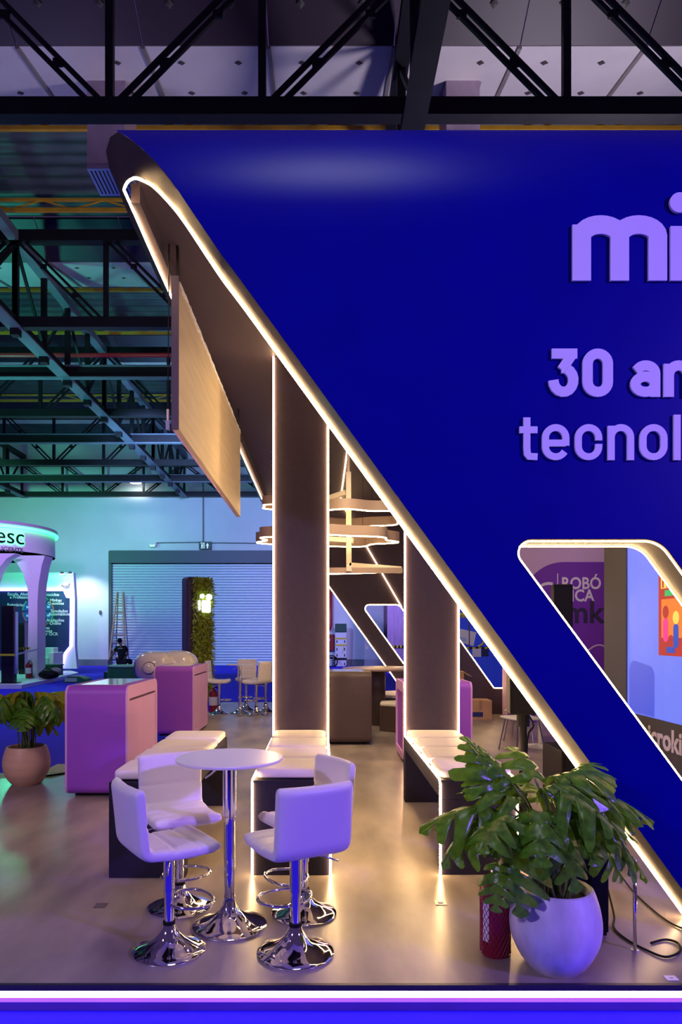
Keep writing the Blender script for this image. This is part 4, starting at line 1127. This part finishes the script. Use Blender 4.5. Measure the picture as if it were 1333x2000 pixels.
# fern-covered totem
YT = 17.0
tc = P(391, 1300, YT); ztop = P(391, 1126, YT).z
tt = thing('fern_totem', (0, 0, 0), 'tall totem covered in green fern with a lit white emblem', 'totem')
MB().box(-.36, .30, -.10, .30, 0, ztop-ZF-.02).build('core', 'totem_dark', tt, bevel=.08, seg=4)
mb = MB(); rf = random.Random(5); Ht = ztop-ZF
for k in range(3600):
    x = rf.uniform(-.20, .34); z = rf.uniform(.05, Ht-.03); y = -.10-.02*rf.random()
    if x > .27: y = rf.uniform(-.10, .25)
    if z > Ht-.15: x = min(x, .26)
    d = Vector((rf.gauss(.15, .5)+(1.0 if x > .27 else 0)-(.5 if x < -.15 else 0), -1+.6*rf.random(), rf.gauss(.15, .6))).normalized()*rf.uniform(.07, .17)
    s_ = d.cross(Vector((rf.gauss(0, 1), 0, 1))).normalized()*.014
    p = Vector((x, y, z)); mb.add([p-s_, p+s_, p+d*.6+s_*1.2-Vector((0, 0, .01)), p+d-Vector((0, 0, .03)), p+d*.6-s_*1.2-Vector((0, 0, .01))], [(0, 1, 2, 3, 4)])
fo = mb.build('fern_foliage', 'fern', tt); fo['kind'] = 'stuff'
lg = MB().box(-.03, .20, -.25, -.20, Ht-.90, Ht-.60).build('emblem', 'emblem_white', tt, bevel=.03)
MB().lathe([(.055, -.25), (.055, -.20)], (-.02, 0, Ht-.50), 14, 'y').build('emblem', 'emblem_white', tt)
MB().lathe([(.075, -.25), (.075, -.20)], (.16, 0, Ht-.52), 14, 'y').build('emblem', 'emblem_white', tt)
MB().box(-.12, -.07, -.25, -.20, Ht-.85, Ht-.6).build('emblem', 'led_blueviolet', tt, bevel=.02)
tt.location = (tc.x-.02, YT, ZF); tt.rotation_euler = (0, 0, math.radians(34))
# robot figure
YR = 12.8
def ell(c, r, e=1.0, n=32):
    def fn(u, v):
        a = 2*PI*u; ph = -PI/2+PI*v
        f = lambda t_: math.copysign(abs(t_)**e, t_)
        return (c[0]+r[0]*f(math.cos(a))*abs(math.cos(ph))**e, c[1]+r[1]*f(math.sin(a))*abs(math.cos(ph))**e, c[2]+r[2]*f(math.sin(ph)))
    return MB().grid(fn, n, n//2+1, True)
hc = P(305, 1302, YR); bc = P(328, 1302, YR+.35)
rb = thing('robot_figure', (hc.x, YR, ZF), 'glossy white robot figure with round ear disc behind the purple counters', 'sculpture')
hd = ell(hc, (.37, .36, .29), .72).build('head', 'robot_white', rb, smooth=True)
ec = P(291, 1305, YR-.37)
MB().lathe([(.115, .12), (.115, .0), (.108, -.005)], ec, 24, 'y').build('ear_seam', 'groove_dark', hd)
MB().lathe([(.10, .06), (.105, -.02), (.095, -.06), (.05, -.08)], ec, 24, 'y').build('ear_disc', 'robot_white', hd, smooth='auto')
ell((hc.x-.09, hc.y-.02, hc.z), (.30, .27, .24), .75).build('visor', 'visor', hd, smooth=True)
ell((hc.x+.34, hc.y+.25, hc.z+.01), (.40, .36, .29), .80).build('rear_shell', 'robot_white', rb, smooth=True)
ell((hc.x+.06, hc.y, .70), (.14, .14, .2), 1).build('neck', 'robot_white', rb, smooth=True)
ell((hc.x+.03, hc.y-.2, .82), (.1, .09, .09), 1).build('shoulder_knob', 'robot_white', rb, smooth=True)
ell((hc.x+.1, hc.y, .25), (.30, .27, .42), .8).build('torso', 'robot_white', rb, smooth=True)
MB().lathe([(.3, 0), (.3, .05), (.2, .08)], (hc.x+.1, hc.y, ZF), 24).build('foot_plate', 'board_white', rb)
# low green round stage with a seated worker
YG = 24.0
g0, g1 = P(199, 1333, YG), P(282, 1300, YG)
gx = (g0.x+g1.x)/2; gr = (g1.x-g0.x)/2; gz = P(240, 1301, YG).z
gs = thing('round_stage', (gx, YG+gr, ZF), 'low round green stage in front of the crouching person', 'stage')
MB().lathe([(gr, ZF), (gr, gz-.04)], (gx, YG+gr, 0), 48).build('drum', 'green_paint', gs, smooth='auto')
MB().lathe([(gr+.03, gz-.04), (gr+.03, gz), (gr-.12, gz+.002)], (gx, YG+gr, 0), 48).build('rim', 'mat_green', gs, smooth='auto')
# person crouching beside the stage, back to the camera, reaching down to the left
def skin_mesh(name, joints, edges, m_, parent=None, sub=2):
    me = bpy.data.meshes.new(name); me.from_pydata([j[0] for j in joints], edges, []); me.materials.append(M[m_])
    o = bpy.data.objects.new(name, me); col.objects.link(o); o.parent = parent
    o.modifiers.new('skin', 'SKIN')
    for i, j in enumerate(joints):
        r = j[1]; me.skin_vertices[0].data[i].radius = (r, r) if not isinstance(r, tuple) else r
    me.skin_vertices[0].data[0].use_root = True
    s_ = o.modifiers.new('sub', 'SUBSURF'); s_.levels = sub; s_.render_levels = sub
    for f in me.polygons: f.use_smooth = True
    return o
pp = P(238, 1300, YG+2*gr+.5); S = 1.0
J = [((0, 0, .42), .13), ((0, .02, .60), .12), ((-.02, .03, .80), .135), ((-.05, .05, .97), .06), ((-.07, .06, 1.04), .05), ((-.09, .07, 1.13), .085), ((-.10, .07, 1.20), .075),
     ((-.20, .05, .92), .055), ((-.33, .02, .68), .045), ((-.46, .06, .48), .036), ((-.52, .08, .42), .03),
     ((.14, .05, .92), .055), ((.19, .14, .68), .045), ((.06, .24, .52), .036), ((0, .28, .48), .03),
     ((-.12, .05, .38), .09), ((-.22, .42, .42), .07), ((-.20, .32, .08), .05), ((-.22, .46, .03), .04),
     ((.12, .05, .38), .09), ((.22, .42, .42), .07), ((.20, .32, .08), .05), ((.22, .46, .03), .04)]
E = [(0,1),(1,2),(2,3),(3,4),(4,5),(5,6),(2,7),(7,8),(8,9),(9,10),(2,11),(11,12),(12,13),(13,14),(0,15),(15,16),(16,17),(17,18),(0,19),(19,20),(20,21),(21,22)]
body = skin_mesh('person', J, E, 'skin')
tag(body, 'person in a black shirt crouching by the roller door, back to the camera', 'person')
shirt = skin_mesh('shirt', [(J[0][0], .15), (J[1][0], .15), (J[2][0], .165), ((-.05, .045, .93), .075), (J[7][0], .075), ((-.28, .03, .76), .068), (J[11][0], .075), ((.17, .11, .76), .068)], [(0,1),(1,2),(2,3),(2,4),(4,5),(2,6),(6,7)], 'shirt', body)
skin_mesh('trousers', [((0, 0, .40), .145), (J[15][0], .11), (J[16][0], .09), (J[17][0], .07), (J[19][0], .11), (J[20][0], .09), (J[21][0], .07)], [(0,1),(1,2),(2,3),(0,4),(4,5),(5,6)], 'trousers', body)
ell((-.095, .05, 1.18), (.10, .105, .095)).build('hair', 'hair', body, smooth=True)
MB().box(-.10, .08, -.145, -.14, .87, .90).build('shirt_print', 'label_white', body)
for i in (18, 22):
    q = J[i][0]; ell((q[0], q[1]+.03, .04), (.05, .12, .04)).build('shoe', 'shoe', body, smooth=True)
stg = MB().box(pp.x-.6, pp.x+.5, pp.y-.3, pp.y+.9, ZF, gz-.30).build('low_step', 'green_dark', bevel=.02); tag(stg, 'low dark green step under the crouching person', 'step')
body.location = (pp.x, pp.y, gz-.30)
# things leaning at the far wall right of the pillar
YS = 36.2
sb = thing('spine_board', P(666, 1303, YS), 'white rescue spine board with yellow straps leaning at the far wall', 'spine board')
a, b = P(655, 1216, YS), P(677, 1304, YS)
MB().prism(rrect(a.x, b.x, ZF+.0, a.z, .12, 4), YS, YS+.08, 'xz').build('board', 'board_white', sb, bevel=.01)
MB().box(a.x-.01, b.x+.01, YS-.05, YS, P(0, 1235, YS).z, P(0, 1218, YS).z).build('head_block', 'headblock', sb, bevel=.04)
for y_ in (1247, 1260): MB().box(a.x-.02, b.x+.02, YS-.015, YS, P(0, y_+1.5, YS).z, P(0, y_-1.5, YS).z).build('strap', 'strap_yellow', sb)
MB().bar(P(672, 1262, YS-.02), P(669, 1276, YS-.02), .06, .02).build('strap', 'strap_yellow', sb)
MB().box(a.x-.02, b.x+.02, YS-.015, YS, P(0, 1289, YS).z, P(0, 1285, YS).z).build('strap', 'black_plastic', sb)
for y_ in (1253, 1268, 1280, 1297):
    for x_ in (658.5, 673.5): c_ = P(x_, y_, YS-.005); MB().box(c_.x-.025, c_.x+.025, YS-.006, YS, c_.z-.07, c_.z+.07).build('hand_hole', 'black_plastic', sb)
wc = thing('wheelchair', P(648, 1304, 35.6), 'folded black wheelchair beside the spine board', 'wheelchair')
wcen = P(648, 1291, 35.6)
MB().tube([(wcen.x+.30*math.cos(k*PI/16), 35.6, wcen.z-.02+.30*math.sin(k*PI/16)) for k in range(32)], .03, 6, closed=True).build('wheel', 'black_rubber', wc)
for k in range(6): MB().bar((wcen.x, 35.6, wcen.z-.02), (wcen.x+.29*math.cos(k*PI/3), 35.6, wcen.z-.02+.29*math.sin(k*PI/3)), .02).build('spoke', 'brushed', wc)
MB().box(wcen.x-.25, wcen.x+.28, 35.65, 35.95, wcen.z+.1, wcen.z+.2).build('seat', 'black_plastic', wc)
MB().box(wcen.x-.28, wcen.x-.20, 35.65, 35.95, wcen.z+.2, wcen.z+.7).build('backrest', 'black_plastic', wc)
hb = thing('hose_box', P(645, 1270, 36.85), 'red fire hose cabinet on the far wall', 'hose box')
a, b = P(634, 1239, 36.85), P(653, 1270, 36.85)
MB().box(a.x, b.x, 36.75, 36.99, b.z, a.z).build('cabinet', 'red_paint', hb, bevel=.02)
MB().lathe([(.09, -.02), (.09, 0)], (P(642, 1250, 36.75).x, 36.75, P(642, 1250, 36.75).z), 14, 'y').build('emblem', 'label_white', hb)
o = MB().tube([P(646, 1140, 36.8), P(646, 1224, 36.8), P(643, 1228, 36.8), P(634, 1228, 36.8)], .11, 8).build('standpipe', 'red_pipe', smooth=True); tag(o, 'dark red standpipe above the hose cabinet', 'pipe')
gl = thing('glass_panel', P(733, 1310, 33), 'tall glass panel standing behind the brown back wall', 'glass panel')
a, b = P(712, 1150, 33), P(750, 1310, 33)
MB().box(a.x, b.x, 33, 33.03, ZF, a.z).build('pane', 'glass', gl)
MB().box(b.x, b.x+.35, 32.95, 33.1, ZF, a.z).build('frame', 'panel_gray', gl); MB().box(a.x-.05, b.x, 32.97, 33.05, a.z, a.z+.08).build('rail', 'panel_gray', gl)
wp = thing('wood_partition', P(780, 1310, 30), 'violet-lit wooden partition behind the slanted back window', 'partition')
a, b = P(757, 1150, 30), P(840, 1310, 30)
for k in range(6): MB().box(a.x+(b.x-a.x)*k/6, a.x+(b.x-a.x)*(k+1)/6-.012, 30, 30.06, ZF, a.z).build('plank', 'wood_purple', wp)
hz0 = P(757, 1263, 29.9); hz1 = P(800, 1263, 29.9)
for k in range(12): MB().box(hz0.x+(hz1.x-hz0.x)*k/12, hz0.x+(hz1.x-hz0.x)*(k+1)/12, 29.96, 29.98, hz0.z-.05, hz0.z+.05).build('hazard_tape', 'hazard_yellow' if k % 2 else 'booth_black', wp)

# ------------------------------------------------------------------ green-lit stand at the far left
YA = 26.2; cxA, rA = P(-33, 1040, YA).x, 2.58
bt = thing('round_booth', (cxA, YA, ZF), 'round white exhibition stand with green light ring and lettering at the left', 'booth')
zf1, zf0 = P(98, 1040, YA).z, P(95, 1086, YA).z
mb = MB()
mb.lathe([(rA, zf0), (rA, zf1), (rA-.08, zf1), (rA-.08, zf0), (rA, zf0)], (cxA, YA, 0), 72); mb.build('fascia', 'booth_white', bt, smooth='auto')
MB().lathe([(rA-.4, zf1), (rA+.08, zf1), (rA+.10, zf1+.06), (rA+.08, zf1+.13), (rA-.4, zf1+.13)], (cxA, YA, 0), 72).build('top_rim', 'booth_grey', bt, smooth='auto')
MB().tube([(cxA+(rA+.06)*math.cos(k*PI/48), YA+(rA+.06)*math.sin(k*PI/48), zf1-.06) for k in range(96)], .06, 8, closed=True).build('light_ring', 'led_green', bt, smooth=True)
def legpoly(pts, y, y0, y1): 
    pp_ = [tuple(P(*p, y).xz) for p in pts]; pp_ = [(a_, 0 if b_ < .3 else b_) for a_, b_ in pp_]
    MB().prism(pp_, y0, y1, 'xz').build('leg', 'booth_white', bt, bevel=.01)
legpoly([(92, 1086), (86, 1105), (80, 1140), (77.5, 1180), (77, 1322), (58, 1322), (60, 1190), (58, 1150), (50, 1122), (38, 1102), (18, 1086)], 25.2, 25.0, 25.75)
legpoly([(36, 1082), (18, 1092), (4, 1110), (-6, 1135), (-14, 1170), (-16, 1326), (-60, 1326), (-60, 1082)], 24.2, 24.0, 24.5)
pl = [(cxA-1, 21.3), (P(45, 1330, 21.5).x, 21.4), (P(105, 1330, 24.5).x, 24.4), (P(150, 1330, 28).x, 28.2), (P(120, 1330, 29).x, 30), (cxA-1, 30)]
MB().prism(pl, ZF, .0, 'xy').build('base', 'booth_white', bt)
# back-lit lettering on the fascia
def on_cyl(u, z, d): th = u/rA; return (cxA+(rA+d)*math.sin(th), YA-(rA+d)*math.cos(th), z)
def cyl_text(body, px_r, size, zc, m_, d, bold, name):
    cu = bpy.data.curves.new(name, 'FONT'); cu.body = body; cu.size = size; cu.extrude = .015; cu.offset = bold; cu.align_x = 'RIGHT'; cu.resolution_u = 4
    tmp = bpy.data.objects.new(name, cu); col.objects.link(tmp)
    me = bpy.data.meshes.new_from_object(tmp.evaluated_get(bpy.context.evaluated_depsgraph_get())); bpy.data.objects.remove(tmp)
    u0 = math.asin(min(.98, (P(px_r, 1060, YA-1.7).x-cxA)/rA))*rA
    for v in me.vertices: q = on_cyl(u0+v.co.x, zc+v.co.y, d+v.co.z); v.co = Vector(q)-bt.location
    me.materials.clear(); me.materials.append(M[m_]); o = bpy.data.objects.new(name, me); col.objects.link(o); o.parent = bt
    return o
cyl_text('besc', 39, .80, P(0, 1060, YA-2).z, 'led_green', .01, .042, 'lettering')
cyl_text('besc', 39, .80, P(0, 1060, YA-2).z, 'booth_black', .06, .004, 'lettering')
cyl_text('R INTELIGENTE', 38, .23, P(0, 1076, YA-2).z, 'label_print', .02, .001, 'lettering')
for y_ in (1056, 1068):
    q = P(94.5, y_, YA); MB().box(q.x-.05, q.x+.06, YA-.1, YA, q.z-.08, q.z+.08).build('side_light', 'led_green', bt)
gl_ = bpy.data.lights.new('booth_green_lamp', 'POINT'); gl_.energy = 260; gl_.color = (.1, 1, .55); gl_.shadow_soft_size = .2
glo = bpy.data.objects.new('booth_green_lamp', gl_); col.objects.link(glo); glo.location = (cxA+1.0, YA+.3, 4.0)
# navy panel with violet light edge
YN = 29.2
npan = thing('info_panel', P(75, 1310, YN), 'navy information panel with violet light edge and white printed words', 'panel')
def pz(pts): return [tuple(P(*p, YN).xz) for p in pts]
MB().prism(pz([(-40, 1118), (143, 1118), (146, 1170), (146, 1262), (150, 1306), (-40, 1306)]), YN+.02, YN+.3, 'xz').build('white_frame', 'booth_white', npan)
MB().prism(pz([(-40, 1153), (124, 1153), (131, 1166), (139, 1169), (138, 1262), (127, 1276), (118, 1306), (-40, 1306)]), YN-.02, YN+.02, 'xz').build('navy_face', 'booth_navy', npan)
MB().tube([P(*p, YN-.04) for p in ((-30, 1152), (124, 1152), (131, 1166), (139, 1168), (138, 1262), (127, 1276), (118, 1306))], .05, 8).build('light_edge', 'led_blueviolet', npan, smooth=True)
for x_ in (121, 137):
    q = P(x_, 1121, YN-.35); MB().lathe([(.05, .1), (.09, 0)], q, 14).build('spotlight', 'label_print', npan)
    MB().lathe([(.07, -.02), (.085, 0)], q, 14).build('spotlight_lens', 'lamp_white', npan)
    spot('panel_spot', q+Vector((0, -.02, -.05)), q+Vector((0, .3, -1.2)), 90, (.9, .92, 1), 80, .05)
for k in range(2):
    cc_ = [P(128+9*math.cos(a_), 1143-7+k*3+9*math.sin(a_), YN-.02) for a_ in [math.radians(20+k*8+14*j) for j in range(10)]]
    MB().tube(cc_, .022, 5).build('logo_stroke', 'label_print', npan)
def nt(s, px, py, size, al='CENTER'): text_obj('lettering', s, size, 'print_white', npan, P(px, py, YN-.03), bold=.003, align=al, depth=.002)
for s, x_, y_ in (('Conteúdos', 97, 1164), ('Minhas', 109, 1175), ('Questões', 109, 1181), ('Simulados', 116, 1196), ('Automáticos', 116, 1202), ('Avaliações', 108, 1214), ('Online', 108, 1220), ('Provas', 86, 1229), ('Impressas', 86, 1235), ('c/ leitor OCR', 90, 1241),
                  ('Escola, Aluno', 37, 1163), ('e Professor', 38, 1169), ('Relatórios', 31, 1184)): nt(s, x_, y_, .18)
wcx, wcz = P(75, 1194, YN).x, P(75, 1194, YN).z
for k in range(8):
    a0 = k*45+4; outr = [(wcx+0.645*math.cos(math.radians(a0+j*4.7)), wcz+0.645*math.sin(math.radians(a0+j*4.7))) for j in range(9)]
    inr = [(wcx+0.32*math.cos(math.radians(a0+j*4.7)), wcz+0.32*math.sin(math.radians(a0+j*4.7))) for j in range(8, -1, -1)]
    MB().prism(outr+inr, YN-.03, YN-.02, 'xz').build('wheel_segment', 'ring_blue', npan)
    o1 = [(wcx+0.68*math.cos(math.radians(a0+j*4.7)), wcz+0.68*math.sin(math.radians(a0+j*4.7))) for j in range(9)]
    MB().prism(o1+list(reversed(outr)), YN-.034, YN-.02, 'xz').build('wheel_rim', ('ring_red', 'ring_green')[k % 2], npan)
    MB().box(wcx+0.48*math.cos(math.radians(a0+19))-.06, wcx+0.48*math.cos(math.radians(a0+19))+.06, YN-.036, YN-.03, wcz+0.48*math.sin(math.radians(a0+19))-.045, wcz+0.48*math.sin(math.radians(a0+19))+.045).build('wheel_icon', 'print_sky', npan)
# black totem, small black cabinet, white boxes, hazard tape
a, b = P(5, 1183, 22.2), P(29, 1340, 22.2)
t = thing('black_totem', ((a.x+b.x)/2, 22.2, 0), 'tall black totem in front of the green-lit stand', 'totem')
MB().box(a.x, b.x, 22.1, 22.35, 0.02, a.z).build('body', 'booth_black', t, bevel=.01); MB().box(b.x, b.x+.05, 22.13, 22.33, .3, a.z-.2).build('side_strip', 'brushed', t); MB().box(a.x-.08, b.x+.12, 22.0, 22.45, 0.001, .02).build('foot_plate', 'black_plastic', t)
a, b = P(36, 1216, 27), P(48, 1310, 27)
t = thing('black_cabinet', ((a.x+b.x)/2, 27, 0), 'narrow black cabinet behind the hazard tape', 'cabinet')
MB().box(a.x, b.x, 27, 27.4, 0.001, a.z).build('body', 'booth_black', t, bevel=.01); MB().box(a.x+.03, b.x-.03, 26.99, 27.0, .2, a.z-.1).build('door', 'black_plastic', t)
t = thing('hazard_tape', P(20, 1268, 23.2), 'yellow and black hazard tape stretched across the green-lit stand', 'tape')
for k in range(10):
    x_ = 32+k*2.6; q0, q1 = P(x_, 1266, 23.2), P(x_+2.6, 1266, 23.2)
    MB().box(q0.x, q1.x, 23.2, 23.21, q0.z-.05, q0.z+.035).build('stripe', 'hazard_yellow' if k % 2 else 'booth_black', t)
MB().bar(P(28, 1279, 22.7), P(74, 1268, 24.8), .006, .06).build('plain_band', 'label_white', t)
MB().box(P(-5, 1279, 21.9).x, P(29, 1279, 21.9).x, 21.9, 21.91, P(0, 1281, 21.9).z, P(0, 1277, 21.9).z).build('stripe', 'hazard_yellow', t)
wbx = thing('white_armchair', P(86, 1310, 27.2), 'white blocky armchair before the navy panel', 'armchair')
for (p0, p1, q0, y0, y1, nm) in ((78, 99, 1265, 27.5, 28.0, 'backrest'), (72, 99, 1284, 27.0, 27.5, 'seat_block'), (99, 109, 1274, 27.0, 28.0, 'armrest')):
    a, b = P(p0, q0, 27.2), P(p1, q0, 27.2); MB().box(a.x, b.x, y0, y1, .001, a.z).build(nm, 'booth_white', wbx, bevel=.03)
extinguisher(P(56, 1322, 24.6).x, 24.6, 1.35, 'small fire extinguisher standing on the green-lit stand')
bq = P(90, 1326, 23.9)
bag = thing('black_bag', (bq.x, 24.0, .001), 'dark bag with a strap at the edge of the green-lit stand', 'bag')
ell((bq.x, 24.15, .16), (.36, .25, .155), .9).build('bag_body', 'black_rubber', bag, smooth=True); ell((bq.x+.2, 24.25, .28), (.2, .14, .12), .9).build('bag_flap', 'mat_grey', bag, smooth=True)
MB().tube([(bq.x-.25, 24.1, .24), (bq.x-.05, 24.05, .42), (bq.x+.15, 24.1, .3)], .02, 6).build('strap', 'black_rubber', bag)
a, b = P(82, 1300, 26.2), P(114, 1322, 26.2)
gp = thing('green_planter', ((a.x+b.x)/2, 26.2, 0), 'dark green low planter box beside the white armchair', 'planter')
MB().box(a.x, b.x, 26.2, 26.7, .001, a.z).build('box', 'green_dark', gp, bevel=.02); MB().box(a.x-.02, b.x+.02, 26.18, 26.72, a.z, a.z+.04).build('rim', 'green_paint', gp)
kc = P(145, 1332, 24.0)
gk = thing('green_dome_case', (kc.x, 24.2, ZF), 'low rounded green case lying on the blue carpet', 'case')
MB().prism([(kc.x-.42, ZF), (kc.x+.45, ZF), (kc.x+.40, ZF+.13), (kc.x+.17, ZF+.23), (kc.x-.22, ZF+.23), (kc.x-.40, ZF+.11)], 24.0, 24.6, 'xz').build('shell', 'green_paint', gk, bevel=.03)
MB().box(kc.x-.33, kc.x+.1, 23.98, 24.0, ZF+.04, ZF+.17).build('front_panel', 'mat_green', gk)
